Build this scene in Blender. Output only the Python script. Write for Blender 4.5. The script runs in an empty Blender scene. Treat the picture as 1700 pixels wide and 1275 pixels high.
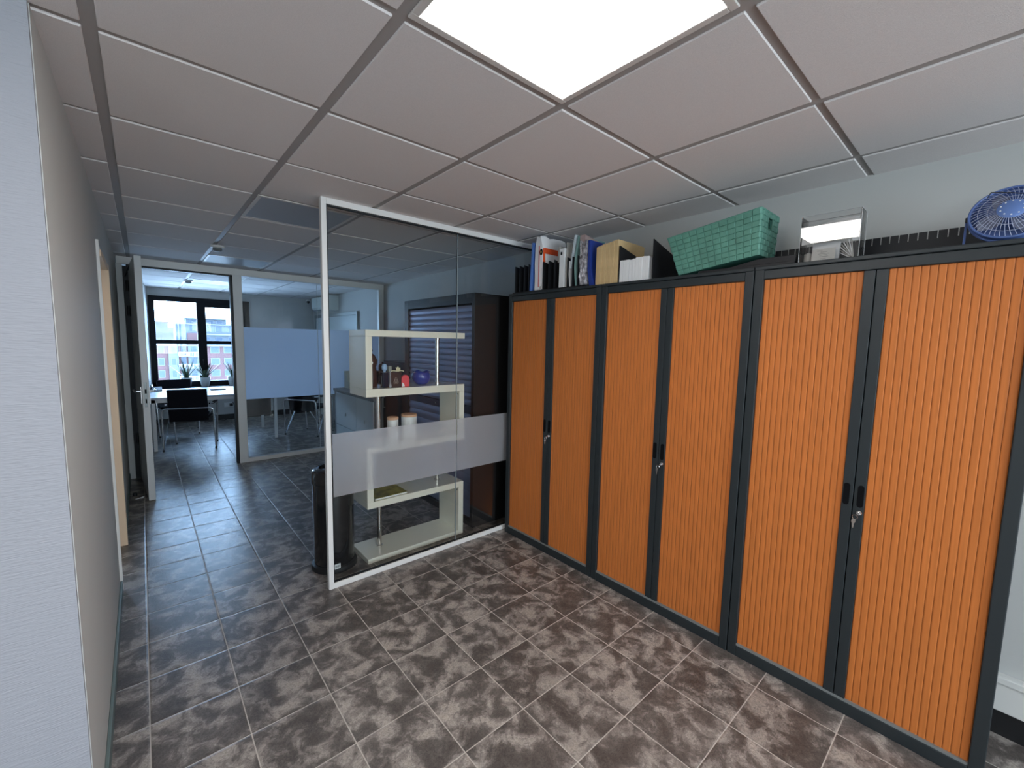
import bpy, bmesh, math, random
from mathutils import Vector, Matrix, Euler
random.seed(7)
PI = math.pi
sc = bpy.context.scene
COL = sc.collection

# ------------------------------------------------------------------ camera
F_PX, YAW, PITCH, ROLL, CZ = 702.86, .7186, -.0978, .0207, 1.574
fwd = Vector((math.sin(YAW)*math.cos(PITCH), math.cos(YAW)*math.cos(PITCH), math.sin(PITCH)))
rgt = Vector((math.cos(YAW), -math.sin(YAW), 0)); upv = rgt.cross(fwd)
rg2 = math.cos(ROLL)*rgt + math.sin(ROLL)*upv; up2 = -math.sin(ROLL)*rgt + math.cos(ROLL)*upv
cam = bpy.data.objects.new('camera', bpy.data.cameras.new('camera')); COL.objects.link(cam)
cam.data.sensor_fit = 'HORIZONTAL'; cam.data.sensor_width = 36.0
cam.data.lens = F_PX/1700*36.0; cam.data.clip_start = .02; cam.data.clip_end = 600
cam.matrix_world = Matrix.Translation((0, 0, CZ)) @ Matrix((rg2, up2, -fwd)).transposed().to_4x4()
sc.camera = cam

# ------------------------------------------------------------------ world, daylight, exposure
sc.view_settings.view_transform = 'Standard'; sc.view_settings.look = 'None'
sc.view_settings.gamma = 1; sc.view_settings.use_curve_mapping = False
sc.view_settings.exposure = 0.62
SKY = 19.0
PANEL = 13.5
w = bpy.data.worlds.new('sky'); sc.world = w; w.use_nodes = True
nt = w.node_tree; nt.nodes.clear()
out = nt.nodes.new('ShaderNodeOutputWorld'); bg = nt.nodes.new('ShaderNodeBackground')
tc = nt.nodes.new('ShaderNodeTexCoord'); sp = nt.nodes.new('ShaderNodeSeparateXYZ'); rp = nt.nodes.new('ShaderNodeValToRGB')
nt.links.new(tc.outputs['Generated'], sp.inputs[0]); nt.links.new(sp.outputs['Z'], rp.inputs[0])
rp.color_ramp.elements[0].position = 0.0; rp.color_ramp.elements[0].color = (.44, .68, 1.0, 1)
rp.color_ramp.elements[1].position = .6; rp.color_ramp.elements[1].color = (.36, .61, 1.0, 1)
nt.links.new(rp.outputs[0], bg.inputs['Color']); bg.inputs['Strength'].default_value = SKY
nt.links.new(bg.outputs[0], out.inputs[0])
sc.cycles.max_bounces = 12; sc.cycles.diffuse_bounces = 5; sc.cycles.glossy_bounces = 5
sc.cycles.transmission_bounces = 8; sc.cycles.transparent_max_bounces = 24
sc.cycles.caustics_reflective = False; sc.cycles.caustics_refractive = True
sc.cycles.sample_clamp_indirect = 12.0

def portal(name, loc, rot, sx, sy):
    l = bpy.data.lights.new(name, 'AREA'); l.shape = 'RECTANGLE'; l.size = sx; l.size_y = sy
    l.energy = 10; l.cycles.is_portal = True
    o = bpy.data.objects.new(name, l); COL.objects.link(o); o.location = loc; o.rotation_euler = rot
    return o
portal('daylight_office_window', (.9, 9.66, 1.45), (-PI/2, 0, 0), 1.7, 1.7)
portal('daylight_rear_window', (.7, -3.66, 1.5), (PI/2, 0, 0), 3.4, 1.5)
portal('daylight_side_fill_window', (-3.26, -2.4, 1.5), (0, -PI/2, 0), 1.5, 1.2)  # portal for the unseen side window added as fill

# ------------------------------------------------------------------ materials
MAT = {}
def mat(name, col, rough=.5, metal=0., spec=.5, noise=0., nscale=20., bump=0., bscale=200., coat=0., stretch=(1, 1, 1), trans=0., ior=1.45, alpha=1.):
    if name in MAT: return MAT[name]
    m = bpy.data.materials.new(name); m.use_nodes = True; t = m.node_tree; b = t.nodes['Principled BSDF']
    b.inputs['Base Color'].default_value = (*col, 1); b.inputs['Roughness'].default_value = rough
    b.inputs['Metallic'].default_value = metal; b.inputs['Specular IOR Level'].default_value = spec
    b.inputs['Coat Weight'].default_value = coat; b.inputs['Transmission Weight'].default_value = trans; b.inputs['IOR'].default_value = ior
    b.inputs['Alpha'].default_value = alpha
    tc = t.nodes.new('ShaderNodeTexCoord'); mp = t.nodes.new('ShaderNodeMapping'); mp.inputs['Scale'].default_value = stretch
    t.links.new(tc.outputs['Object'], mp.inputs[0])
    if noise > 0:
        n = t.nodes.new('ShaderNodeTexNoise'); n.inputs['Scale'].default_value = nscale; n.inputs['Detail'].default_value = 4
        t.links.new(mp.outputs[0], n.inputs['Vector'])
        r = t.nodes.new('ShaderNodeValToRGB')
        r.color_ramp.elements[0].position = .3; r.color_ramp.elements[1].position = .7
        r.color_ramp.elements[0].color = (*[c*(1-noise) for c in col], 1); r.color_ramp.elements[1].color = (*[min(1, c*(1+noise)) for c in col], 1)
        t.links.new(n.outputs['Fac'], r.inputs[0]); t.links.new(r.outputs[0], b.inputs['Base Color'])
    if bump > 0:
        n = t.nodes.new('ShaderNodeTexNoise'); n.inputs['Scale'].default_value = bscale; n.inputs['Detail'].default_value = 2
        t.links.new(mp.outputs[0], n.inputs['Vector'])
        k = t.nodes.new('ShaderNodeBump'); k.inputs['Strength'].default_value = bump; k.inputs['Distance'].default_value = .002
        t.links.new(n.outputs['Fac'], k.inputs['Height']); t.links.new(k.outputs[0], b.inputs['Normal'])
    MAT[name] = m; return m

def emit(name, col, s):
    m = bpy.data.materials.new(name); m.use_nodes = True; t = m.node_tree; t.nodes.clear()
    o = t.nodes.new('ShaderNodeOutputMaterial'); e = t.nodes.new('ShaderNodeEmission')
    e.inputs[0].default_value = (*col, 1); e.inputs[1].default_value = s; t.links.new(e.outputs[0], o.inputs[0]); MAT[name] = m; return m

def pane_mat(name, tint, refl=1.0, rough=0.0):
    """thin clear sheet: transparent with a Fresnel reflection on each face"""
    m = bpy.data.materials.new(name); m.use_nodes = True; t = m.node_tree; t.nodes.clear()
    o = t.nodes.new('ShaderNodeOutputMaterial'); mx = t.nodes.new('ShaderNodeMixShader')
    tr = t.nodes.new('ShaderNodeBsdfTransparent'); tr.inputs[0].default_value = (*tint, 1)
    gl = t.nodes.new('ShaderNodeBsdfGlossy'); gl.inputs['Roughness'].default_value = rough
    fr = t.nodes.new('ShaderNodeFresnel'); fr.inputs[0].default_value = 1.45
    mu = t.nodes.new('ShaderNodeMath'); mu.operation = 'MULTIPLY'; mu.inputs[1].default_value = refl
    t.links.new(fr.outputs[0], mu.inputs[0]); t.links.new(mu.outputs[0], mx.inputs[0])
    t.links.new(tr.outputs[0], mx.inputs[1]); t.links.new(gl.outputs[0], mx.inputs[2]); t.links.new(mx.outputs[0], o.inputs[0])
    MAT[name] = m; return m

def frost_mat(name, col, fac=.45, rough=.32):
    m = bpy.data.materials.new(name); m.use_nodes = True; t = m.node_tree; t.nodes.clear()
    o = t.nodes.new('ShaderNodeOutputMaterial'); mx = t.nodes.new('ShaderNodeMixShader'); mx.inputs[0].default_value = fac
    rf = t.nodes.new('ShaderNodeBsdfRefraction'); rf.inputs['Roughness'].default_value = rough; rf.inputs['IOR'].default_value = 1.25
    rf.inputs['Color'].default_value = (.99, .99, 1, 1)
    ad = t.nodes.new('ShaderNodeMixShader'); ad.inputs[0].default_value = .5
    tl = t.nodes.new('ShaderNodeBsdfTranslucent'); tl.inputs[0].default_value = (*col, 1)
    df = t.nodes.new('ShaderNodeBsdfDiffuse'); df.inputs[0].default_value = (*col, 1)
    t.links.new(tl.outputs[0], ad.inputs[1]); t.links.new(df.outputs[0], ad.inputs[2])
    t.links.new(rf.outputs[0], mx.inputs[1]); t.links.new(ad.outputs[0], mx.inputs[2]); t.links.new(mx.outputs[0], o.inputs[0])
    MAT[name] = m; return m

def floor_mat():
    m = bpy.data.materials.new('slate look floor tile'); m.use_nodes = True; t = m.node_tree; b = t.nodes['Principled BSDF']
    N = t.nodes.new; L = t.links.new
    geo = N('ShaderNodeNewGeometry'); sp = N('ShaderNodeSeparateXYZ'); L(geo.outputs['Position'], sp.inputs[0])
    def math_(op, a, bb=None, c=None):
        n = N('ShaderNodeMath'); n.operation = op
        for i, v in enumerate((a, bb, c)):
            if v is None: continue
            if isinstance(v, (int, float)): n.inputs[i].default_value = v
            else: L(v, n.inputs[i])
        return n.outputs[0]
    T = .3039
    u = math_('DIVIDE', math_('SUBTRACT', sp.outputs['X'], 2.0786), T)
    v = math_('DIVIDE', math_('SUBTRACT', sp.outputs['Y'], 2.7347), T)
    fu = math_('FRACT', u); fv = math_('FRACT', v)
    eu = math_('MINIMUM', fu, math_('SUBTRACT', 1., fu)); ev = math_('MINIMUM', fv, math_('SUBTRACT', 1., fv))
    e = math_('MINIMUM', eu, ev)
    grout = math_('LESS_THAN', e, .0068)
    cu = math_('FLOOR', u); cv = math_('FLOOR', v)
    # each tile shows its own piece of the print
    wn = N('ShaderNodeTexWhiteNoise'); wn.noise_dimensions = '2D'; cb = N('ShaderNodeCombineXYZ'); L(cu, cb.inputs[0]); L(cv, cb.inputs[1]); L(cb.outputs[0], wn.inputs['Vector'])
    off = N('ShaderNodeVectorMath'); off.operation = 'SCALE'; L(wn.outputs['Color'], off.inputs[0]); off.inputs['Scale'].default_value = .22
    ps = N('ShaderNodeVectorMath'); ps.operation = 'ADD'; L(geo.outputs['Position'], ps.inputs[0]); L(off.outputs[0], ps.inputs[1])
    n1 = N('ShaderNodeTexNoise'); n1.inputs['Scale'].default_value = 9.5; n1.inputs['Detail'].default_value = 9; n1.inputs['Roughness'].default_value = .60; n1.inputs['Distortion'].default_value = .45
    L(ps.outputs[0], n1.inputs['Vector'])
    r1 = N('ShaderNodeValToRGB'); cr = r1.color_ramp
    cr.elements[0].position = .36; cr.elements[0].color = (.094, .079, .071, 1)
    cr.elements[1].position = .68; cr.elements[1].color = (.40, .345, .30, 1)
    for p, c in ((.45, (.127, .108, .097, 1)), (.50, (.168, .143, .129, 1)), (.518, (.250, .216, .194, 1)), (.56, (.260, .226, .203, 1)), (.572, (.36, .315, .282, 1))):
        q = cr.elements.new(p); q.color = c
    L(n1.outputs['Fac'], r1.inputs[0])
    n2 = N('ShaderNodeTexNoise'); n2.inputs['Scale'].default_value = 60; n2.inputs['Detail'].default_value = 5; n2.inputs['Distortion'].default_value = 2.5
    L(ps.outputs[0], n2.inputs['Vector'])
    r2 = N('ShaderNodeValToRGB'); r2.color_ramp.elements[0].position = .36; r2.color_ramp.elements[0].color = (.62, .62, .62, 1); r2.color_ramp.elements[1].position = .62; r2.color_ramp.elements[1].color = (1.15, 1.15, 1.15, 1)
    L(n2.outputs['Fac'], r2.inputs[0])
    mm = N('ShaderNodeMix'); mm.data_type = 'RGBA'; mm.blend_type = 'MULTIPLY'; mm.inputs['Factor'].default_value = .8
    L(r1.outputs[0], mm.inputs['A']); L(r2.outputs[0], mm.inputs['B'])
    tv = math_('MULTIPLY_ADD', wn.outputs['Value'], .22, .89)
    mt = N('ShaderNodeMix'); mt.data_type = 'RGBA'; mt.blend_type = 'MULTIPLY'; mt.inputs['Factor'].default_value = 1
    tvc = N('ShaderNodeCombineXYZ'); [L(tv, tvc.inputs[i]) for i in range(3)]
    L(mm.outputs['Result'], mt.inputs['A']); L(tvc.outputs[0], mt.inputs['B'])
    mg = N('ShaderNodeMix'); mg.data_type = 'RGBA'; L(grout, mg.inputs['Factor']); L(mt.outputs['Result'], mg.inputs['A']); mg.inputs['B'].default_value = (.52, .47, .42, 1)
    L(mg.outputs['Result'], b.inputs['Base Color'])
    rr = math_('MULTIPLY_ADD', grout, .35, .33); L(rr, b.inputs['Roughness'])
    b.inputs['Specular IOR Level'].default_value = .55
    hh = math_('MINIMUM', math_('MULTIPLY', e, 40.), 1.)
    h2 = math_('MULTIPLY_ADD', n1.outputs['Fac'], .9, hh)
    h3 = math_('MULTIPLY_ADD', n2.outputs['Fac'], .35, h2)
    bp = N('ShaderNodeBump'); bp.inputs['Strength'].default_value = .35; bp.inputs['Distance'].default_value = .004
    L(h3, bp.inputs['Height']); L(bp.outputs[0], b.inputs['Normal'])
    MAT['floor'] = m; return m

FLOOR = floor_mat()
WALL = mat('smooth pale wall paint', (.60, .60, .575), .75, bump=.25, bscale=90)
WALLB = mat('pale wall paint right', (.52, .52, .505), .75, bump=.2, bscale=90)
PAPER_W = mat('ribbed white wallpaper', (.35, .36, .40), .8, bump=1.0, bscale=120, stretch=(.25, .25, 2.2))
TILE = mat('ceiling tile', (.81, .765, .755), .9, noise=.05, nscale=400, bump=.4, bscale=500)
RAIL = mat('ceiling rail', (.40, .37, .355), .5, spec=.3)
ANTH = mat('anthracite powder coat', (.019, .0245, .0275), .45, bump=.12, bscale=700)
ANTHD = mat('near black matt', (.004, .004, .005), .7, spec=.1)
BEECH = mat('beech tambour foil', (.54, .165, .040), .42, noise=.10, nscale=7, stretch=(1, 14, .5), spec=.25)
GROOVE = mat('groove brown', (.26, .085, .026), .6)
WHITE_AL = mat('white painted aluminium', (.80, .79, .77), .4)
BLACKR = mat('black rubber', (.012, .012, .014), .5)
CREAM = mat('high gloss cream white', (.90, .86, .73), .12, coat=.6)
CHROME = mat('brushed chrome', (.72, .70, .68), .18, metal=1)
STEEL = mat('polished chrome tube', (.75, .76, .78), .12, metal=1)
BLACKG = mat('gloss black enamel', (.010, .010, .012), .16, coat=.5)
BLACKM = mat('black plastic sheet', (.008, .008, .010), .55)
TEALB = mat('teal woven strap', (.10, .26, .20), .5, noise=.18, nscale=9)
TEALD = mat('teal strap shade', (.05, .20, .155), .6)
BLUEF = mat('blue fan plastic', (.10, .16, .38), .35)
BLUEBL = mat('smoky blue blade', (.32, .34, .45), .25, alpha=.85)
MANILA = mat('manila folder card', (.66, .47, .24), .7, noise=.06, nscale=30)
PAPER = mat('white paper', (.80, .80, .80), .7)
GREYP = mat('grey card folder', (.45, .43, .40), .6)
BLUEP = mat('blue folder card', (.018, .045, .27), .35)
BLUEL = mat('light blue folder', (.10, .22, .60), .4)
TEALP = mat('teal grey folder', (.20, .34, .32), .5)
ORANGE = mat('orange print', (.80, .10, .025), .5)
RED = mat('red print', (.55, .04, .04), .5)
GOLD = mat('gold print', (.35, .26, .08), .5)
WRAP = mat('white plastic wrapping', (.90, .89, .90), .35, bump=.5, bscale=45)
CRINK = mat('crinkled printed film', (.36, .34, .36), .2, noise=.7, nscale=45, bump=1, bscale=60)
PINKF = mat('pinkish clear film', (.62, .42, .40), .25, alpha=.45)
DOORW = mat('white door lacquer', (.70, .70, .69), .35)
TAN = mat('tan door frame paint', (.80, .60, .42), .5)
SKIRT = mat('grey green skirting', (.16, .21, .20), .45)
SKIRTD = mat('dark tile skirting', (.014, .014, .015), .4)
SLAT = mat('grey violet roller shutter', (.36, .38, .52), .32, metal=.7)
DARKW = mat('dark brown cabinet', (.022, .013, .012), .35)
DARKC = mat('near black cabinet side', (.018, .016, .017), .4)
SIDEW = mat('white lacquer sideboard', (.60, .68, .72), .25)
SIDEG = mat('grey sideboard frame', (.22, .25, .27), .45)
LID = mat('light wood lid', (.62, .36, .22), .5, noise=.15, nscale=20)
CERAM = mat('white ceramic', (.78, .80, .79), .3)
BLUEC = mat('blue glazed ceramic', (.045, .06, .30), .12, coat=.5)
REDC = mat('red candle wax', (.80, .09, .11), .35)
DKBR = mat('dark brown carton', (.045, .02, .018), .35)
OLIVE = mat('olive magazine print', (.30, .26, .06), .4, noise=.5, nscale=18)
LEAF = mat('dark green leaf', (.045, .085, .045), .45, noise=.3, nscale=30)
SOIL = mat('potting soil', (.03, .02, .015), .9)
TABLEW = mat('white desk top', (.50, .51, .56), .3)
FABB = mat('black chair upholstery', (.006, .006, .009), .7, spec=.15)
WINF = mat('black window frame', (.006, .007, .009), .5, spec=.15)
BRICK = mat('red brick facade', (.040, .014, .013), .8, noise=.12, nscale=.5)
CONC = mat('pale facade panel', (.044, .048, .053), .8, noise=.06, nscale=.4)
CONCL = mat('light facade trim', (.062, .066, .072), .7)
GLASSD = mat('facade window glass', (.035, .042, .055), .6, spec=.1)
BOARD = mat('whiteboard enamel', (.66, .72, .74), .2)
GREYM = mat('grey metal trim', (.26, .28, .28), .4, metal=.4)
ACW = mat('air conditioner plastic', (.62, .66, .62), .4)
TRUNK = mat('white trunking', (.70, .69, .66), .45)
CARD = mat('printed card', (.72, .70, .66), .6)
INK = mat('grey ink', (.12, .12, .12), .6)
YEL = mat('pale petal', (.75, .68, .45), .6)
CLEARP = pane_mat('clear acrylic', (.975, .975, .975), 1.2)
GLASS1 = pane_mat('smoke tinted partition glass', (.945, .955, .95), .42)
GLASS2 = pane_mat('partition glass', (.95, .965, .97), .7)
GLASSW = pane_mat('window glass', (.97, .98, .98), .8)
GLASSR = pane_mat('fill daylight tint glass', (.86, .755, .655), .5)  # tint added to dim and warm the fill daylight from behind the camera
EDGE = mat('polished glass edge', (.32, .38, .40), .2)
FROST = frost_mat('frosted film', (.90, .89, .92), .32, .36)
FROST2 = frost_mat('frosted film blue', (.72, .80, .90), 1.0, .45)
LED = emit('led diffuser lit', (1.0, .965, .93), PANEL)
LEDOFF = mat('led diffuser unlit', (.42, .45, .50), .52)
LEDFR = mat('white panel rim', (.70, .66, .63), .4)
WARM = emit('warm corridor lamp', (1.0, .72, .45), 9.0)

# ------------------------------------------------------------------ helpers
ORG = {}
def newbm(): return bmesh.new()
def box(bm, x0, x1, y0, y1, z0, z1, M=None):
    r = bmesh.ops.create_cube(bm, size=1)
    for v in r['verts']:
        v.co = Vector(((x0+x1)/2 + v.co.x*(x1-x0), (y0+y1)/2 + v.co.y*(y1-y0), (z0+z1)/2 + v.co.z*(z1-z0)))
        if M: v.co = M @ v.co
    return r['verts']
def bx(x0, x1, y0, y1, z0, z1, M=None):
    b = newbm(); box(b, x0, x1, y0, y1, z0, z1, M); return b
def prism(bm, pts, axis, a, b, M=None):
    """pts 2-D outline extruded along axis from a to b"""
    def mk(p, t):
        q = {'x': (t, p[0], p[1]), 'y': (p[0], t, p[1]), 'z': (p[0], p[1], t)}[axis]
        q = Vector(q); return M @ q if M else q
    v0 = [bm.verts.new(mk(p, a)) for p in pts]; v1 = [bm.verts.new(mk(p, b)) for p in pts]
    n = len(pts)
    bm.faces.new(v0); bm.faces.new(v1[::-1])
    for i in range(n): bm.faces.new((v0[i], v1[i], v1[(i+1) % n], v0[(i+1) % n]))
    bmesh.ops.recalc_face_normals(bm, faces=bm.faces)
def tube(bm, pts, r, n=10, closed=False):
    pts = [Vector(p) for p in pts]; rings = []
    m = len(pts); prev = None
    for i, p in enumerate(pts):
        if closed: d = pts[(i+1) % m]-pts[i-1]
        else: d = (pts[min(i+1, m-1)]-pts[max(i-1, 0)])
        d.normalize()
        if prev is None:
            a = Vector((0, 0, 1)) if abs(d.z) < .9 else Vector((1, 0, 0))
        else: a = prev
        s = d.cross(a)
        if s.length < 1e-5: s = d.cross(Vector((0, 1, 0)))
        s.normalize(); t = s.cross(d).normalized(); prev = t
        rings.append([bm.verts.new(p + r*(math.cos(2*PI*k/n)*s + math.sin(2*PI*k/n)*t)) for k in range(n)])
    rng = range(m if closed else m-1)
    for i in rng:
        A, B = rings[i], rings[(i+1) % m]
        for k in range(n): bm.faces.new((A[k], A[(k+1) % n], B[(k+1) % n], B[k]))
    if not closed:
        bm.faces.new(rings[0][::-1]); bm.faces.new(rings[-1])
def rounded(pts, r=.04, k=5):
    """round the corners of a polyline"""
    P = [Vector(p) for p in pts]; o = [P[0]]
    for i in range(1, len(P)-1):
        a, b, c = P[i-1], P[i], P[i+1]
        d1 = (a-b); d2 = (c-b); q = min(r, d1.length*.45, d2.length*.45); d1.normalize(); d2.normalize()
        s, e = b+d1*q, b+d2*q
        for j in range(k+1):
            t = j/k; o.append((1-t)**2*s + 2*t*(1-t)*b + t*t*e)
    o.append(P[-1]); return o
def lathe(bm, prof, c, n=32, M=None):
    """prof: list of (radius, z)"""
    rings = []
    for (r, z) in prof:
        r = max(r, 1e-4)
        ring = []
        for k in range(n):
            q = Vector((c[0]+r*math.cos(2*PI*k/n), c[1]+r*math.sin(2*PI*k/n), c[2]+z))
            if M: q = M @ q
            ring.append(bm.verts.new(q))
        rings.append(ring)
    for A, B in zip(rings, rings[1:]):
        for k in range(n): bm.faces.new((A[k], A[(k+1) % n], B[(k+1) % n], B[k]))
    bm.faces.new(rings[0][::-1]); bm.faces.new(rings[-1])
    bmesh.ops.recalc_face_normals(bm, faces=bm.faces)
def obj(name, bm, m, parent=None, bevel=0., smooth=False, origin=None, label=None, seg=2):
    if parent is not None: org = ORG[parent.name]
    elif origin is not None: org = Vector(origin)
    else: org = Vector((0, 0, 0))
    for v in bm.verts: v.co -= org
    me = bpy.data.meshes.new(name); bm.normal_update(); bm.to_mesh(me); bm.free()
    me.materials.append(m)
    if smooth:
        for p in me.polygons: p.use_smooth = True
        try: me.set_sharp_from_angle(angle=math.radians(38))
        except Exception: pass
    o = bpy.data.objects.new(name, me); COL.objects.link(o)
    if parent is not None: o.parent = parent
    else: o.location = org
    ORG[o.name] = org.copy()
    if bevel > 0:
        b = o.modifiers.new('bevel', 'BEVEL'); b.width = bevel; b.segments = seg; b.limit_method = 'ANGLE'; b.angle_limit = math.radians(35)
    if label: o['label'] = label
    return o
def thing(name, label, cat, loc=(0, 0, 0), group=None):
    o = bpy.data.objects.new(name, None); COL.objects.link(o); o.location = loc; o.empty_display_size = .1
    ORG[o.name] = Vector(loc); o['label'] = label; o['category'] = cat
    if group: o['group'] = group
    return o
def tag(o, label, cat, group=None, kind=None):
    o['label'] = label; o['category'] = cat
    if group: o['group'] = group
    if kind: o['kind'] = kind
    return o
def struct(name, bm, m, parent=None, bevel=0., smooth=False):
    o = obj(name, bm, m, parent, bevel, smooth)
    if parent is None: o['kind'] = 'structure'
    return o
def addmat(o, m):
    o.data.materials.append(m); return len(o.data.materials)-1
def place(root, loc, rz=0.):
    root.location = loc; root.rotation_euler = (0, 0, rz)
def dup(root, loc, rz, label, group=None):
    r = root.copy(); COL.objects.link(r); r.location = loc; r.rotation_euler = (0, 0, rz); r['label'] = label
    if group: r['group'] = group
    for ch in list(root.children):
        c = ch.copy(); COL.objects.link(c); c.parent = r
        for g in list(ch.children):
            d = g.copy(); COL.objects.link(d); d.parent = c
    return r

# ================================================================== SHELL
HC = 2.388
def wx(y):                       # right wall leans out slightly along its length
    return 2.612 + .026*y if y < 6.15 else 2.772
struct('floor', bx(-3.3, 3.1, -3.7, 9.9, -.08, 0), FLOOR)
# ceiling: slab, T-rails and lay-in tiles
cb = newbm(); box(cb, -3.3, 3.1, -3.7, 9.9, HC+.0055, HC+.10)
ceil = struct('ceiling', cb, RAIL)
CX, CY, T6 = .536, .469, .6
LIT = {(0, 0), (0, -4), (-4, 0), (-4, -4)}  # lit panels other than the nearest are unseen, added for fill light
PANELS = LIT | {(0, 4), (0, 8), (0, 12)}
tb = newbm()
for i in range(-7, 5):
    for j in range(-8, 17):
        if (i, j) in PANELS: continue
        x0, x1, y0, y1 = CX+i*T6+.0165, CX+(i+1)*T6-.0165, CY+j*T6+.012, CY+(j+1)*T6-.012
        x0 = max(x0, -3.2); x1 = min(x1, 3.0); y0 = max(y0, -3.6); y1 = min(y1, 9.85)
        if x1-x0 < .03 or y1-y0 < .03: continue
        dz = random.uniform(-.0012, .0012)
        box(tb, x0, x1, y0, y1, HC+dz, HC+.008)
ct = obj('ceiling_tiles', tb, TILE, ceil, bevel=.0025, seg=1)
# walls
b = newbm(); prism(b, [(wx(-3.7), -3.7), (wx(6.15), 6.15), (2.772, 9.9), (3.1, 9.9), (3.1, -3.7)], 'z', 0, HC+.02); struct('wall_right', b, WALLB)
struct('wall_left', bx(-3.3, -.17, 1.66, 1.70, 0, HC+.02), WALL)
# corridor side wall (with a doorway) and the ribbed end facing the room
b = newbm(); box(b, -.30, -.17, 1.70, 3.445, 0, HC+.02); box(b, -.30, -.17, 4.19, 6.22, 0, HC+.02); box(b, -.30, -.17, 3.445, 4.19, 2.06, HC+.02)
struct('wall_corridor', b, WALL)
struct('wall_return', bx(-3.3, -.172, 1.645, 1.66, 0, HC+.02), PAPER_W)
struct('wall_store', bx(-1.2, -1.16, 1.70, 6.2, 0, HC+.02), WALL)
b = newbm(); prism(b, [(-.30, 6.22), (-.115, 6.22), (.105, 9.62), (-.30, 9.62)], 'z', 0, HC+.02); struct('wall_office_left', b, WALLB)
# window wall of the office
WX0, WX1, WZ0, WZ1 = .12, 1.60, .66, 2.25
b = newbm(); box(b, -.3, WX0, 9.6, 9.75, 0, HC+.02); box(b, WX1, 2.9, 9.6, 9.75, 0, HC+.02)
box(b, WX0, WX1, 9.6, 9.75, WZ1, HC+.02); box(b, WX0, WX1, 9.6, 9.75, 0, WZ0-.02)
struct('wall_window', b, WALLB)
# rear room walls; unseen rear window sized, side window added, for fill light
b = newbm(); box(b, -3.3, -1.0, -3.7, -3.6, 0, HC+.02); box(b, 2.4, 2.7, -3.7, -3.6, 0, HC+.02); box(b, -1.0, 2.4, -3.7, -3.6, 0, .75); box(b, -1.0, 2.4, -3.7, -3.6, 2.25, HC+.02)
struct('wall_rear', b, WALL)
b = newbm(); box(b, -3.3, -3.2, -3.7, -3.0, 0, HC+.02); box(b, -3.3, -3.2, -1.8, 1.66, 0, HC+.02); box(b, -3.3, -3.2, -3.0, -1.8, 0, .75); box(b, -3.3, -3.2, -3.0, -1.8, 2.25, HC+.02)
struct('wall_far_left', b, WALL)
def win(name, pts, frame, glassbm):
    f = struct(name, frame, WINF); obj('window_pane', glassbm, GLASSR, f); return f
b = newbm()
for x in (-1.0, .13, 1.23, 2.34): box(b, x, x+.06, -3.67, -3.62, .75, 2.25)
for z in (.75, 2.19): box(b, -1.0, 2.4, -3.67, -3.62, z, z+.06)
win('window_2', None, b, bx(-.95, 2.35, -3.65, -3.642, .8, 2.2))
b = newbm()
for y in (-3.0, -1.86): box(b, -3.27, -3.22, y, y+.06, .75, 2.25)
for z in (.75, 2.19): box(b, -3.27, -3.22, -3.0, -1.8, z, z+.06)
win('fill_window_3', None, b, bx(-3.25, -3.242, -2.95, -1.85, .8, 2.2))  # unseen side window, added to throw fill light on the cabinets
# the office window: black frame with four lights
b = newbm()
box(b, .115, .195, 9.56, 9.64, WZ0, WZ1); box(b, .775, .905, 9.555, 9.64, WZ0, WZ1); box(b, 1.435, 1.455, 9.57, 9.62, WZ0, WZ1); box(b, 1.475, 1.60, 9.56, 9.64, WZ0, WZ1)
box(b, .115, 1.46, 9.561, 9.639, 2.165, WZ1); box(b, .90, 1.46, 9.557, 9.62, 2.095, 2.17)
box(b, .115, .905, 9.562, 9.638, 1.43, 1.495); box(b, .90, 1.46, 9.562, 9.638, 1.43, 1.49)
box(b, .115, 1.60, 9.56, 9.64, WZ0, .755); box(b, .775, .905, 9.53, 9.56, .70, 2.16)
box(b, .83, .86, 9.49, 9.53, 1.12, 1.15); box(b, .835, .855, 9.485, 9.50, 1.02, 1.15)
wf = struct('window_1', b, WINF, bevel=.003)
obj('window_pane', bx(.19, .78, 9.60, 9.606, .75, 2.17), GLASSW, wf); obj('window_pane', bx(.90, 1.475, 9.60, 9.606, .75, 2.10), GLASSW, wf)
obj('window_sill', bx(.09, 2.75, 9.36, 9.60, WZ0-.03, WZ0), BLACKM, wf, label='thin black window sill')
# skirting
b = newbm(); box(b, -.17, -.158, 1.66, 3.43, 0, .062); box(b, -.17, -.158, 4.20, 6.13, 0, .062); struct('baseboard_left', b, SKIRT, bevel=.003)
struct('baseboard_window', bx(-.05, 2.77, 9.585, 9.60, 0, .10), SKIRTD)
b = newbm(); prism(b, [(wx(-3.6)-.013, -3.6), (wx(6.1)-.013, 6.1), (wx(6.1), 6.1), (wx(-3.6), -3.6)], 'z', 0, .10); struct('baseboard_right', b, SKIRTD)
# corridor doorway: white architrave, tan jambs, closed tan leaf
b = newbm(); box(b, -.172, -.157, 3.432, 3.447, 0, 2.11); box(b, -.172, -.155, 3.447, 4.19, 2.055, 2.075)
struct('trim_1', b, WHITE_AL)
b = newbm(); box(b, -.31, -.148, 4.17, 4.20, 0, 2.06); box(b, -.31, -.172, 3.445, 3.46, 0, 2.06); box(b, -.31, -.150, 3.46, 4.17, 2.02, 2.06)
d1 = struct('door_1', b, TAN, bevel=.004)
# trunking low on the right wall beyond the cabinets
b = newbm(); prism(b, [(2.575-.065, -3.5), (2.575, -.101), (wx(-.101), -.101), (wx(-3.5), -3.5)], 'z', .112, .262); prism(b, [(2.566-.065, -3.5), (2.566, -.101), (2.577, -.101), (2.577-.065, -3.5)], 'z', .232, .262)
struct('trim_2', b, TRUNK, bevel=.004)

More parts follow.
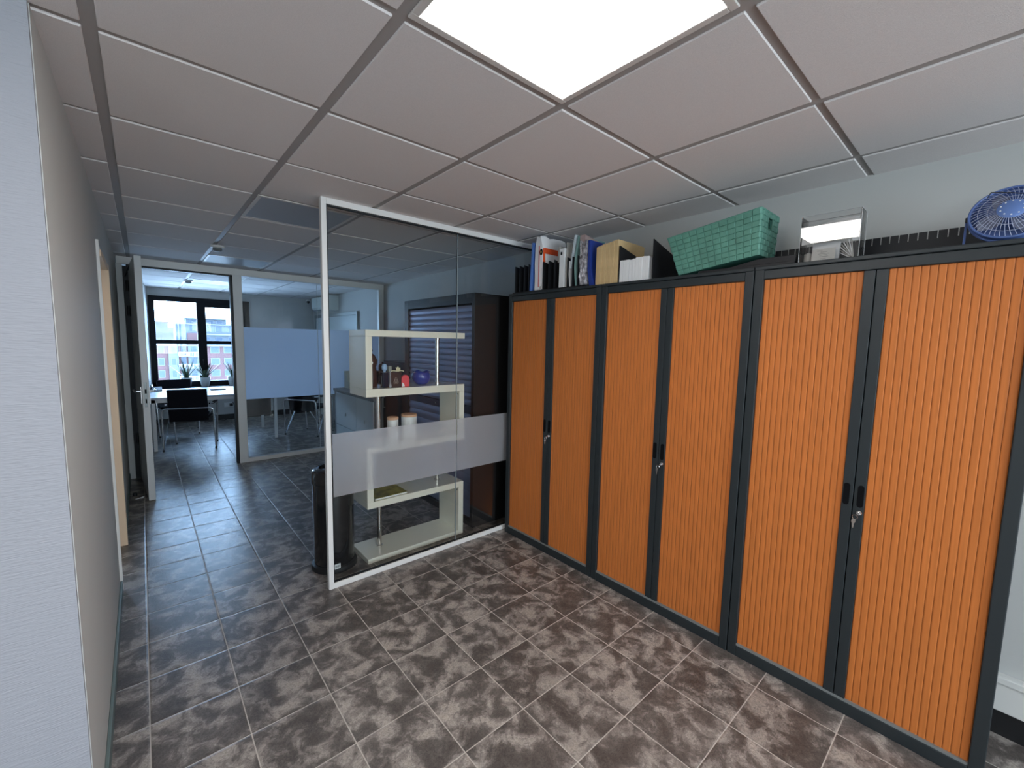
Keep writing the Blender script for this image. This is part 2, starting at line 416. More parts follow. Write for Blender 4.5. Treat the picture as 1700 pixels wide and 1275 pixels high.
# ------------------------------------------------------------------ ceiling lights
t = thing('ceiling_light', 'warm round lamp on the ceiling of the side passage behind the tan doorway', 'ceiling light', (-.72, 3.1, HC))
b = newbm(); lathe(b, [(.16, 0), (.16, -.03), (.15, -.035)], (-.72, 3.1, HC+.001), 28); obj('housing', b, LEDFR, t, smooth=True)
b = newbm(); lathe(b, [(.145, -.034), (.14, -.05), (.09, -.06), (.001, -.063)], (-.72, 3.1, HC+.001), 28); obj('diffuser', b, WARM, t, smooth=True)
for k, (i, j) in enumerate([(0, 0), (0, 4), (0, 8), (0, 12), (0, -4), (-4, 0), (-4, -4)]):
    x0, y0 = CX+i*T6, CY+j*T6; lit = (i, j) in LIT
    lab = {(0, 0): 'bright lit square ceiling panel nearest, above the tiled floor', (0, 4): 'unlit grey square ceiling panel above the glass partition end',
           (0, 8): 'unlit square ceiling panel catching daylight, before the office doorway', (0, 12): 'unlit square ceiling panel inside the office by its smoke detector',
           (0, -4): 'unseen lit square panel added for fill, rear of the room by the right wall', (-4, 0): 'unseen lit square panel added for fill over the left of the room',
           (-4, -4): 'unseen lit square panel added for fill in the rear corner by the windows'}[(i, j)]
    t = thing('ceiling_light', lab, 'ceiling light', (x0+.3, y0+.3, HC), 'square panels set in the ceiling grid')
    b = newbm()
    for (a0, a1, c0, c1) in ((.012, .588, .012, .034), (.012, .588, .566, .588), (.012, .034, .034, .566), (.566, .588, .034, .566)):
        box(b, x0+a0, x0+a1, y0+c0, y0+c1, HC-.001, HC+.0055)
    obj('frame', b, LEDFR, t, bevel=.002)
    obj('diffuser', bx(x0+.034, x0+.566, y0+.034, y0+.566, HC+.001, HC+.0055), LED if lit else LEDOFF, t)
for (x, y, lab) in ((.56, 4.73, 'small round smoke detector on the ceiling before the office doorway'), (.565, 7.93, 'small round smoke detector on the ceiling inside the office')):
    t = thing('smoke_detector', lab, 'smoke detector', (x, y, HC), 'smoke detectors')
    b = newbm(); lathe(b, [(.055, 0), (.055, -.012), (.048, -.018), (.03, -.02)], (x, y, HC), 24); obj('base', b, WHITE_AL, t, smooth=True)
    b = newbm(); lathe(b, [(.036, -.018), (.038, -.034), (.028, -.046), (.012, -.05)], (x, y, HC), 24); obj('sensor_head', b, GREYM, t, smooth=True)

# ================================================================== GLASS PARTITIONS
t = thing('glass_partition', 'floor to ceiling glass screen in white frame with frosted strip beside orange cabinets', 'partition', (1.7, 2.65, 0))
PX1 = 2.672
b = newbm(); box(b, .815, .845, 2.632, 2.668, 0, HC); box(b, .845, PX1, 2.632, 2.668, 0, .036); box(b, .845, PX1, 2.632, 2.668, 2.352, HC)
obj('frame', b, WHITE_AL, t, bevel=.002)
b = newbm(); box(b, .845, .852, 2.640, 2.660, .036, 2.352); box(b, .852, PX1, 2.640, 2.660, .036, .041); box(b, .852, PX1, 2.640, 2.660, 2.343, 2.352)
obj('gasket', b, BLACKR, t)
for (a, c) in ((.852, 1.762), (1.766, PX1)):
    g = obj('glass_pane', bx(a, c, 2.646, 2.654, .041, 2.343), GLASS1, t)
    obj('frosted_strip', bx(a+.004, c-.001, 2.6435, 2.6455, .590, .991), FROST, g, label='frosted strip across the pane')
obj('pane_joint', bx(1.762, 1.766, 2.646, 2.654, .041, 2.343), EDGE, t)

FY = 6.15
t = thing('glass_partition', 'far glass wall with tall frosted band beside the open office door', 'partition', (1.85, FY, 0))
b = newbm(); box(b, .860, .953, FY-.035, FY+.035, 0, 2.31); box(b, 2.69, 2.765, FY-.035, FY+.035, 0, 2.31)
box(b, .953, 2.69, FY-.035, FY+.035, 0, .05); box(b, -.16, 2.768, FY-.036, FY+.036, 2.31, HC)
box(b, -.165, -.115, FY-.035, FY+.035, 0, 2.31)
obj('frame', b, WHITE_AL, t, bevel=.003)
b = newbm(); box(b, .832, .860, FY-.03, FY+.05, 0, 2.30); box(b, -.085, .860, FY-.03, FY+.05, 2.29, 2.31); box(b, -.115, -.062, FY-.034, FY+.034, 0, 2.29)
obj('gasket', b, BLACKR, t)
for (a, c) in ((.953, 1.823), (1.827, 2.69)):
    g = obj('glass_pane', bx(a, c, FY-.004, FY+.004, .05, 2.31), GLASS2, t)
    obj('frosted_strip', bx(a+.002, c-.002, FY-.007, FY-.0045, .795, 1.694), FROST2, g, label='tall frosted band across the pane')
obj('pane_joint', bx(1.823, 1.827, FY-.004, FY+.004, .05, 2.31), CERAM, t)

# open office door, swung towards the camera
ang = math.atan2(-.055, .93)
MD = Matrix.Translation((-.045, 6.10, 0)) @ Matrix.Rotation(math.radians(3.3), 4, 'Z')
b = newbm(); box(b, -.026, .026, -.925, 0, .008, 2.285, MD); d2 = struct('door_2', b, DOORW, bevel=.003)
b = newbm(); box(b, -.011, .011, -.9265, -.924, .905, 1.135, MD); lp = obj('lock_plate', b, GREYM, d2, bevel=.004)
b = newbm(); box(b, -.006, .006, -.930, -.925, 1.03, 1.07, MD); box(b, -.005, .005, -.928, -.925, .94, .98, MD); obj('latch', b, ANTHD, lp)
b = newbm()
for s in (-1, 1):
    tube(b, [MD @ Vector(p) for p in rounded([(s*.024, -.865, 1.048), (s*.075, -.865, 1.048), (s*.075, -.735, 1.048)], .012)], .009)
    box(b, min(s*.026, s*.033), max(s*.026, s*.033), -.885, -.845, .93, 1.09, MD)
obj('door_handle', b, STEEL, d2, smooth=True, label='chrome lever handle')
for z in (.40, 1.77, 2.03):
    b = newbm(); lathe(b, [(.014, 0), (.014, .11)], (-.083, 6.085, z), 14); obj('hinge', b, BLACKR, d2, smooth=True)
# door closer arm / cable at the head
b = newbm(); tube(b, [(-.10, 6.09, 2.18), (-.04, 5.75, 2.285), (-.02, 5.6, 2.288)], .008); obj('closer_arm', b, BLACKR, d2, smooth=True)

# ================================================================== TAMBOUR CABINETS
XF = 2.215
def tambour_cabinet(yn, yf, label):
    """front at x=XF, from yn (near) to yf (far)"""
    xb = XF+.40
    t = thing('tambour_cabinet', label, 'cabinet', ((XF+xb)/2, (yn+yf)/2, 0), 'orange tambour cabinets along the right wall')
    a, c = yn+.002, yf-.002
    b = newbm()
    box(b, XF, xb, a, a+.040, 0, 1.950); box(b, XF, xb, c-.040, c, 0, 1.950)
    box(b, XF, xb, a+.040, c-.040, 1.893, 1.934); box(b, XF, xb, a+.040, c-.040, 0, .055)
    box(b, xb-.02, xb, a+.040, c-.040, .055, 1.893)
    obj('carcass', b, ANTH, t, bevel=.003)
    obj('top_panel', bx(XF-.003, xb, a-.0005, c+.0005, 1.936, 1.953), ANTH, t, bevel=.003)
    obj('bottom_rail_lip', bx(XF+.004, XF+.026, a+.040, c-.040, .055, .066), GREYM, t)
    ym = (yn+yf)/2
    for s in (1, -1):                                   # far leaf, near leaf
        y0, y1 = (ym+.0385, c-.040) if s == 1 else (a+.040, ym-.0385)
        n = 16; p = (y1-y0)/n; bm = newbm(); cols = []
        prof = []
        for k in range(n):
            q = y0+k*p
            prof += [(q+.0006, .0042), (q+.0008, .0012), (q+.0040, .0), (q+p-.0040, .0), (q+p-.0008, .0012), (q+p-.0006, .0042)]
        lo = [bm.verts.new((XF+.014+d, yy, .058)) for yy, d in prof]; hi = [bm.verts.new((XF+.014+d, yy, 1.892)) for yy, d in prof]
        for i in range(len(prof)-1): bm.faces.new((lo[i], lo[i+1], hi[i+1], hi[i]))
        bmesh.ops.recalc_face_normals(bm, faces=bm.faces)
        if bm.faces[0].normal.x > 0: bmesh.ops.reverse_faces(bm, faces=bm.faces)
        d = obj('tambour_door', bm, BEECH, t)
        # grooves: steep flanks of the slats in a darker brown
        d.data.materials.append(GROOVE)
        for f in d.data.polygons:
            if abs(f.normal.x) < .55 or (f.center.x + ORG[d.name].x) > XF+.019: f.material_index = 1
        s0, s1 = (ym+.0015, ym+.0385) if s == 1 else (ym-.0385, ym-.0015)
        st = obj('closing_strip', bx(XF+.006, XF+.024, s0, s1, .057, 1.892), ANTH, d, bevel=.002)
        # grip: flat near-black rounded plate in place of a recess
        yc = ym + s*.0235; bm = newbm(); n2 = 8; pts = []
        for k in range(n2+1): pts.append((yc+.0105*math.cos(PI*k/n2), 1.003+.0105*math.sin(PI*k/n2)))
        for k in range(n2+1): pts.append((yc-.0105*math.cos(PI*k/n2), .930-.0105*math.sin(PI*k/n2)))
        prism(bm, pts, 'x', XF+.0035, XF+.007); obj('finger_grip', bm, ANTHD, d)
    bm = newbm(); MR = Matrix.Translation((XF+.006, ym-.024, .897)) @ Matrix.Rotation(-PI/2, 4, 'Y')
    lathe(bm, [(.0105, 0), (.0105, .004), (.009, .006), (.003, .006)], (0, 0, 0), 20, MR)
    lk = obj('lock', bm, STEEL, t, smooth=True)
    bm = newbm(); box(bm, XF-.020, XF, ym-.0250, ym-.0230, .893, .901)
    tube(bm, [(XF-.022+.010*math.sin(q)*0, ym-.016+.009*math.cos(q), .884+.009*math.sin(q)) for q in [2*PI*k/12 for k in range(12)]], .0011, 6, True)
    prism(bm, [(ym-.016, .877), (ym-.008, .874), (ym-.005, .864), (ym-.0085, .856), (ym-.0105, .838), (ym-.0145, .838), (ym-.0155, .856), (ym-.019, .862), (ym-.020, .872)], 'x', XF-.024, XF-.0215)
    obj('key', bm, CHROME, lk)
    return t
tambour_cabinet(1.688, 2.592, 'orange double tambour cabinet against the glass partition, under the black file divider')
tambour_cabinet(.797, 1.688, 'middle orange tambour cabinet, under the tan folders and the teal woven basket')
tambour_cabinet(-.098, .797, 'nearest orange tambour cabinet, under the clear acrylic box and the blue fan')

# ================================================================== ON TOP OF THE CABINETS
ZT = 1.953
t = thing('file_divider', 'black upright file divider on the far orange cabinet', 'file divider', (2.40, 2.2, ZT))
obj('base', bx(2.245, 2.56, 1.877, 2.585, ZT, ZT+.014), BLACKM, t, bevel=.002)
ys = [2.572+.0, 2.520, 2.468, 2.418, 2.262, 2.205, 2.150, 2.024, 1.978, 1.930]
for k, y in enumerate(ys):
    M = Matrix.Translation((2.26, y, ZT+.012))
    bm = newbm(); prism(bm, [(0, 0), (.30, 0), (.30, .11), (.22, .17), (.0, .205)], 'y', -.0025, .0025, M)
    if k in (4, 6): bmesh.ops.scale(bm, vec=(1, 1, 1.0), verts=bm.verts)
    obj('divider_plate', bm, BLACKM, t)
def leaning(name, label, cat, m, y0, y1, z1, lean, x0=2.262, x1=2.56, z0=ZT+.014, group=None, bev=.001, dy=.0):
    M = Matrix.Translation((0, y0, z0)) @ Matrix.Rotation(lean, 4, 'X')
    return tag(obj(name, bx(x0, x1, 0, y1-y0, .001, z1-z0, M), m, None, bev, origin=((x0+x1)/2, (y0+y1)/2, z0)), label, cat, group)
# blue folder leaning on the wrapped pack
leaning('blue_folder', 'glossy blue folder leaning against the white wrapped pack, far end of cabinets', 'folder', BLUEL, 2.388, 2.408, 2.325, math.radians(3.2))
# wrapped pack with orange print
t = thing('wrapped_pack', 'tall white plastic wrapped pack with orange stripe and black gold badge', 'packet', (2.40, 2.31, ZT+.014))
bm = newbm(); vs = box(bm, 2.262, 2.53, 2.276, 2.352, ZT+.015, 2.352)
bmesh.ops.subdivide_edges(bm, edges=bm.edges, cuts=5, use_grid_fill=True)
for v in bm.verts:
    if v.co.z > 2.29: v.co.y += .012*math.sin(v.co.x*40); v.co.z += random.uniform(-.006, .012); v.co.y = 2.315+(v.co.y-2.315)*(.55 if v.co.z > 2.34 else .85)
    v.co.x += random.uniform(-.002, .002)
obj('wrapping', bm, WRAP, t, smooth=True)
bm = newbm(); prism(bm, [(2.275, 2.275), (2.53, 2.275), (2.53, 2.235), (2.285, 2.235)], 'y', 2.2715, 2.2745)
prism(bm, [(2.2675, 2.275), (2.286, 2.235), (2.292, 2.16), (2.268, 2.165)], 'y', 2.2715, 2.2745)
obj('orange_print', bm, ORANGE, t, label='orange printed stripe')
obj('red_line', bx(2.2575, 2.2605, 2.304, 2.309, 1.99, 2.29), RED, t)
bm = newbm(); lathe(bm, [(.015, 0), (.015, .003), (.001, .004)], (0, 0, 0), 18, Matrix.Translation((2.262, 2.287, 2.243)) @ Matrix.Scale(1.5, 4, (0, 0, 1)) @ Matrix.Rotation(-PI/2, 4, 'Y'))
bd = obj('badge', bm, ANTHD, t, smooth=True, label='black and gold badge')
bm = newbm(); lathe(bm, [(.007, 0), (.007, .005), (.001, .0055)], (0, 0, 0), 12, Matrix.Translation((2.262, 2.287, 2.243)) @ Matrix.Scale(1.5, 4, (0, 0, 1)) @ Matrix.Rotation(-PI/2, 4, 'Y')); obj('badge_mark', bm, GOLD, bd)
obj('barcode_label', bx(2.258, 2.260, 2.280, 2.292, 1.975, 1.995), GREYP, t)
# white box file
t = thing('box_file', 'white slim box file with small black mark, right of the orange striped pack', 'box file', (2.40, 2.08, ZT+.014))
obj('body', bx(2.262, 2.54, 2.056, 2.104, ZT+.015, 2.238), PAPER, t, bevel=.002)
obj('mark', bx(2.2600, 2.2618, 2.078, 2.092, 2.195, 2.215), ANTHD, t)
for k in range(3):
    y = 2.0315+.0082*k
    tag(obj('paper_folder', bx(2.30-.012*k, 2.56, y-.003, y+.003, ZT+.015, 2.262+.008*k), GREYP, None, .001, origin=(2.43, y, ZT)), ['nearest', 'middle', 'farthest'][k]+' of the grey brown card folders just right of the white box file', 'folder', 'grey folders by the white box file')
t = tag(obj('file_tabs', bx(2.285, 2.5, 2.118, 2.142, 2.15, 2.262), GREYP, None, .002, origin=(2.4, 2.13, ZT)), 'stubby grey card sheaf between wrapped pack and white box file', 'papers')
# white folder, teal folder
M = Matrix.Translation((2.262, 1.997, ZT+.015)) @ Matrix.Rotation(math.radians(9), 4, 'X')
tag(obj('pale_folder', bx(0, .27, .012, .028, .12, .345, M), mat('pale blue card', (.55, .62, .66), .4), None, .001, origin=(2.4, 1.97, ZT)), 'pale blue grey folder tilted above the black plates', 'folder')
bm = newbm(); prof = []
for k in range(13):
    z = .335*k/12; prof.append((1.952+.020*math.sin(PI*z/.335)-.012*z/.335, ZT+.015+z))
pts = prof + [(p[0]-.016, p[1]) for p in prof[::-1]]
prism(bm, pts, 'x', 2.265, 2.54)
tag(obj('teal_folder', bm, TEALP, None, origin=(2.4, 1.95, ZT), smooth=True), 'bulging grey teal folder beside the crinkled film bundle', 'folder')
bm = newbm(); prism(bm, [(2.004, ZT+.015), (2.014, ZT+.1), (2.012, ZT+.19), (2.008, ZT+.19), (2.010, ZT+.1), (2.000, ZT+.015)], 'x', 2.263, 2.5)
tag(obj('curved_brochure', bm, PAPER, None, origin=(2.4, 2.0, ZT)), 'thin white brochure bent between black plates, left of the teal folder', 'brochure')
# crinkled film bundle with blue folder
bm = newbm(); box(bm, 2.262, 2.50, 1.864, 1.918, ZT+.020, 2.262)
bmesh.ops.subdivide_edges(bm, edges=bm.edges, cuts=9, use_grid_fill=True)
for v in bm.verts:
    z = v.co.z-ZT; v.co += Vector((random.uniform(-.006, .004), random.uniform(-.006, .006), random.uniform(-.004, .004)))
    v.co.y -= .006*(1-z/.3)
t = thing('film_bundle', 'crinkled printed film bundle next to the dark blue folder', 'packet', (2.38, 1.85, ZT))
obj('film', bm, CRINK, t)
bm = newbm(); prism(bm, [(2.262, 2.30), (2.56, 2.255), (2.56, 2.22), (2.262, 2.255)], 'y', 1.878, 1.92); obj('film_flap', bm, PINKF, t, label='pinkish clear film flap')
bm = newbm(); prism(bm, [(1.790, ZT+.006), (1.832, ZT+.006), (1.852, 2.00+.06), (1.852, 2.258), (1.834, 2.258), (1.826, 2.07)], 'x', 2.2665, 2.55)
tag(obj('blue_binder', bm, BLUEP, None, .001, origin=(2.4, 1.83, ZT)), 'dark blue glossy folder between film bundle and tan folders', 'folder')
# tan folders
ORDN = ['first', 'second', 'third', 'fourth', 'fifth', 'sixth', 'seventh', 'eighth', 'ninth', 'tenth', 'eleventh', 'twelfth']
n = 11
for k in range(n):
    y1 = 1.782-.0155*k; zt = 2.205+.0022*k+random.uniform(-.003, .004)
    bm = newbm(); wv = random.uniform(-.0015, .0015)
    prism(bm, [(2.262+random.uniform(0, .006), ZT+.001), (2.56, ZT+.001), (2.56, zt-.004), (2.45, zt), (2.264+random.uniform(0, .006), zt)], 'y', y1-.0142, y1)
    labs = ORDN[k]+' tan manila folder from the left in the tan row on the middle cabinet'
    if k == 0: labs = 'leftmost tan manila folder of the row, beside the dark blue folder'
    if k == n-1: labs = 'rightmost tan manila folder, touching the black plate and white papers'
    tag(obj('manila_folder', bm, MANILA, None, .0012, origin=(2.41, y1-.007, ZT)), labs, 'folder', 'tan manila folders on the cabinets')
# black plate behind papers
bm = newbm(); prism(bm, [(2.268, ZT+.001), (2.55, ZT+.001), (2.55, 2.12), (2.268, 2.185)], 'y', 1.598, 1.606)
tag(obj('bookend', bm, BLACKM, None, origin=(2.4, 1.602, ZT)), 'black bookend plate between tan folders and white papers', 'bookend')
# white paper pads
y = 1.594
for k in range(9):
    wd = .0225; zt = 2.088+random.uniform(-.003, .004)+.001*k
    tag(obj('paper_pad', bx(2.262+random.uniform(-.001, .003), 2.46, y-wd+.001, y, ZT+.001, zt), PAPER, None, .0008, origin=(2.36, y-.01, ZT)),
        ('leftmost white paper pad against the black bookend plate' if k == 0 else 'rightmost white paper pad beside the big black bookend' if k == 8 else ORDN[k]+' white paper pad from the left in the white row on the middle cabinet'), 'papers', 'white paper pads on the middle cabinet')
    y -= wd
bm = newbm(); prism(bm, [(2.262, ZT+.001), (2.58, ZT+.001), (2.58, 2.10), (2.262, 2.187)], 'y', 1.365, 1.370); box(bm, 2.262, 2.55, 1.19, 1.366, ZT+.0005, ZT+.004)
tag(obj('bookend', bm, BLACKM, None, origin=(2.4, 1.30, ZT)), 'big black bookend plate between white papers and teal basket', 'bookend')
# black shelf divider tray under the basket
t = thing('divider_tray', 'flat black slotted tray lying under the tilted teal basket', 'tray', (2.38, .95, ZT))
bm = newbm(); box(bm, 2.252, 2.44, .645, 1.09, ZT+.000, ZT+.018); prism(bm, [(.645, ZT+.0045), (1.02, ZT+.0045), (.80, ZT+.046), (.645, ZT+.046)], 'x', 2.262, 2.40)
obj('tray', bm, BLACKM, t, bevel=.002)
def comb(y0, y1, x, z1, name, parent, step=.0295, slot=.0035, depth=.032):
    bm = newbm(); y = y0; box(bm, x, x+.003, y0, y1, ZT, z1-depth)
    while y < y1-.004:
        e = min(y+step-slot, y1); box(bm, x, x+.003, y, e, z1-depth, z1); y += step
    return obj(name, bm, BLACKM, parent)
t = thing('slotted_divider_rail', 'long black slotted rail standing behind the acrylic box and blue fan', 'divider rail', (2.52, .2, ZT))
comb(-.09, .88, 2.52, 2.075, 'slotted_plate', t, .0302); obj('foot', bx(2.523, 2.59, -.09, .88, ZT, ZT+.006), BLACKM, t)

# woven basket --------------------------------------------------------
def basket():
    tilt = math.radians(-8.2)
    # local: u = along -y (0..), v = depth +x, w up
    t = thing('woven_basket', 'teal woven strap basket tilted on the middle cabinet', 'basket', (2.36, 1.0, ZT))
    LB, LT, DB, DT, H = .405, .475, .205, .245, .212
    O = Vector((2.262, 1.203, ZT+.008))
    ax_u = Vector((0, -math.cos(-tilt), math.sin(-tilt))); ax_w = Vector((0, math.sin(-tilt), math.cos(-tilt))); ax_v = Vector((1, 0, 0))
    def P(u, v, w): return O + ax_u*u + ax_v*v + ax_w*w
    def corner(su, sv, w):
        f = w/H; L = LB+(LT-LB)*f; D = DB+(DT-DB)*f
        uc, vc = LB/2, DB/2
        return (uc+su*L/2, vc+sv*D/2)
    bm = newbm()
    def wallf(c0, c1, nu, nw, skip=None):
        for i in range(nu):
            for j in range(nw):
                if skip and skip(i, j): continue
                rr = (i+j) % 2 == 0
                q = []
                for (a, c) in ((i, j), (i+1, j), (i+1, j+1), (i, j+1)):
                    w = H*c/nw; p0 = Vector((*corner(*c0, w), w)); p1 = Vector((*corner(*c1, w), w)); f = a/nu
                    q.append(p0.lerp(p1, f))
                q = [P(*k) for k in q]
                nrm = (q[1]-q[0]).cross(q[3]-q[0]).normalized(); cen = sum(q, Vector())/4
                h = .0045 if rr else .0022
                # strap runs: raised centre with soft shoulders
                inn = [cen+(k-cen)*.80+nrm*h for k in q]; mid = [cen+(k-cen)*.97+nrm*.0008 for k in q]
                vo = [bm.verts.new(k-nrm*.001) for k in q]; vm = [bm.verts.new(k) for k in mid]; vi = [bm.verts.new(k) for k in inn]
                for k in range(4):
                    bm.faces.new((vo[k], vo[(k+1) % 4], vm[(k+1) % 4], vm[k])); bm.faces.new((vm[k], vm[(k+1) % 4], vi[(k+1) % 4], vi[k]))
                bm.faces.new(vi)
    C = [(-1, -1), (1, -1), (1, 1), (-1, 1)]
    wallf(C[0], C[1], 12, 8); wallf(C[1], C[2], 8, 8, lambda i, j: j in (5, 6) and i in (3, 4)); wallf(C[2], C[3], 12, 8); wallf(C[3], C[0], 8, 8)
    bmesh.ops.recalc_face_normals(bm, faces=bm.faces)
    o = obj('woven_body', bm, TEALB, t)
    # inner lining with thickness and a bottom
    bm = newbm(); th = .004
    for (a, c) in zip(C, C[1:]+C[:1]):
        vs = []
        for w in (0, H):
            for s in (a, c):
                u, v = corner(*s, w); cu, cv = LB/2, DB/2
                vs.append(P(u-(u-cu)*.012, v-(v-cv)*.02, w)); vs.append(P(u-(u-cu)*.035, v-(v-cv)*.06, w))
        q = [bm.verts.new(k) for k in vs]
        if (a, c) == (C[1], C[2]):
            for v in q: bm.verts.remove(v)
            # end wall built round the hand hole
            def E(f, w, inset):
                u0, v0 = corner(*a, w); u1, v1 = corner(*c, w); u = u0+(u1-u0)*f; v = v0+(v1-v0)*f; cu, cv = LB/2, DB/2
                return P(u-(u-cu)*inset, v-(v-cv)*inset, w)
            for (f0, f1, w0, w1) in ((0, 1, 0, H*5/8), (0, 1, H*7/8, H), (0, 3/8, H*5/8, H*7/8), (5/8, 1, H*5/8, H*7/8)):
                g = [E(f, w_, i_) for (f, w_) in ((f0, w0), (f1, w0), (f1, w1), (f0, w1)) for i_ in (.012, .035)]
                g = [bm.verts.new(k) for k in g]; A = g[0::2]; B = g[1::2]
                bm.faces.new(A); bm.faces.new(B[::-1])
                for k in range(4): bm.faces.new((A[k], B[k], B[(k+1) % 4], A[(k+1) % 4]))
            continue
        o0, i0, o1, i1, o2, i2, o3, i3 = q
        for f in ((o0, o1, o3, o2), (i0, i2, i3, i1), (o0, o2, i2, i0), (o1, i1, i3, o3), (o2, o3, i3, i2), (o0, i0, i1, o1)): bm.faces.new(f)
    q = [bm.verts.new(P(*corner(*s, 0), h)) for h in (0, .004) for s in C]
    for f in ((0, 1, 2, 3), (7, 6, 5, 4), (0, 4, 5, 1), (1, 5, 6, 2), (2, 6, 7, 3), (3, 7, 4, 0)): bm.faces.new([q[k] for k in f])
    bmesh.ops.recalc_face_normals(bm, faces=bm.faces)
    obj('lining', bm, TEALD, t)
    bm = newbm(); tube(bm, rounded([P(*corner(*s, H), H) for s in C]+[P(*corner(*C[0], H), H)], .012), .0055, 8); obj('rim', bm, TEALB, t, smooth=True)
    bm = newbm(); A = P(*corner(1, -1, 0), 0); B = P(*corner(1, 1, 0), 0)
    u0, v0 = corner(1, -1, H*6/8); u1, v1 = corner(1, 1, H*6/8)
    def EE(f, w): 
        a0 = corner(1, -1, w); a1 = corner(1, 1, w); return P(a0[0]+(a1[0]-a0[0])*f+.002, a0[1]+(a1[1]-a0[1])*f, w)
    tube(bm, [EE(3/8, H*5/8), EE(5/8, H*5/8), EE(5/8, H*7/8), EE(3/8, H*7/8)], .0035, 6, True); obj('hand_hole_binding', bm, TEALB, t)
basket()

# acrylic box ----------------------------------------------------------
t = thing('acrylic_box', 'open clear acrylic box holding papers and cards on the nearest cabinet', 'box', (2.31, .52, ZT))
AX0, AX1, AY0, AY1, AZ = 2.262, 2.36, .420, .634, 2.158
bm = newbm(); k = .003
box(bm, AX0, AX0+k, AY0, AY1, ZT, AZ); box(bm, AX1-k, AX1, AY0, AY1, ZT, AZ); box(bm, AX0+k, AX1-k, AY0, AY0+k, ZT, AZ); box(bm, AX0+k, AX1-k, AY1-k, AY1, ZT, AZ); box(bm, AX0+k, AX1-k, AY0+k, AY1-k, ZT, ZT+k)
obj('box_walls', bm, CLEARP, t)
bm = newbm()
for (x, y) in ((AX0, AY0), (AX0, AY1), (AX1, AY0), (AX1, AY1)): tube(bm, [(x, y, ZT), (x, y, AZ)], .0013, 6)
for z in (AZ,): tube(bm, [(AX0, AY0, z), (AX0, AY1, z), (AX1, AY1, z), (AX1, AY0, z)], .0013, 6, True)
obj('polished_edges', bm, mat('acrylic edge', (.55, .55, .55), .2, trans=.5), t)
bm = newbm(); N = 14  # blank white curved surface just inside the front wall
fr = []
for i in range(N+1):
    f = i/N; y = .628-(.628-.428)*f; zt = 2.098+.030*math.sin(min(1, f*1.3)*PI/2); zb = 2.035+.016*f
    fr.append((y, zb, zt))
lo = [bm.verts.new((2.268, y, zb)) for y, zb, zt in fr]; hi = [bm.verts.new((2.268+.004, y, zt)) for y, zb, zt in fr]
lo2 = [bm.verts.new((2.2688, y, zb)) for y, zb, zt in fr]; hi2 = [bm.verts.new((2.2728, y, zt)) for y, zb, zt in fr]
for i in range(N):
    bm.faces.new((lo[i], lo[i+1], hi[i+1], hi[i])); bm.faces.new((lo2[i+1], lo2[i], hi2[i], hi2[i+1])); bm.faces.new((hi[i], hi[i+1], hi2[i+1], hi2[i])); bm.faces.new((lo[i+1], lo[i], lo2[i], lo2[i+1]))
tag(obj('curved_sheet', bm, PAPER, None, origin=(2.27, .53, 2.04)), 'curved blank white sheet at the front of the clear acrylic box', 'papers')
M = Matrix.Translation((2.300, .55, ZT+.004)) @ Matrix.Rotation(math.radians(10), 4, 'Y')
tag(obj('paper_stack', bx(-.004, .012, -.055, .045, 0, .085, M), PAPER, None, .001, origin=(2.3, .55, ZT+.004)), 'small white booklet inside the acrylic box, behind the printed card', 'papers')
t = thing('business_card', 'printed card leaning at the front of the acrylic box', 'card', (2.275, .545, ZT+.003))
M = Matrix.Translation((2.276, .545, ZT+.004)) @ Matrix.Rotation(math.radians(6), 4, 'Y')
obj('card', bx(0, .0012, -.042, .042, 0, .056, M), CARD, t)
bm = newbm()
for (y0, y1, z) in ((.005, .025, .047), (-.012, .012, .041), (-.02, .02, .033), (-.014, .014, .027), (-.017, .017, .021), (-.010, .010, .012)): box(bm, -.0006, .0, y0, y1, z, z+.0012, M)
obj('print', bm, INK, t)
for k in range(8):
    a = math.radians(-8-7*k); M = Matrix.Translation((2.285+.006*k, .438, ZT+.006)) @ Matrix.Rotation(-a*-1, 4, 'X') @ Matrix.Identity(4)
    tag(obj('paper_slip', bx(0, .002, 0, .004, 0, .085, M), PAPER if k % 2 else GREYP, None, origin=(2.285+.006*k, .44, ZT)), ORDN[k]+' slip from the front of the fan inside the acrylic box', 'papers', 'slips fanned inside the acrylic box')
tag(obj('tape_roll', (lambda b: (lathe(b, [(.017, 0), (.017, .045), (.008, .045), (.008, .05)], (2.32, .612, ZT+.004), 20), b)[1])(newbm()), GREYP, None, origin=(2.32, .612, ZT+.004), smooth=True), 'small grey roll at the left inside the acrylic box', 'roll')
obj_ = tag(obj('small_note', bx(2.300, 2.3015, .424, .452, 2.035, 2.075), PAPER, None, origin=(2.3, .44, 2.035)), 'small white note at the right end inside the acrylic box', 'papers')
tag(obj('black_clip_box', bx(2.31, 2.34, .430, .455, ZT+.004, 2.028), ANTH, None, .002, origin=(2.325, .44, ZT+.004)), 'dark grey pot at the right end inside the acrylic box', 'pot')

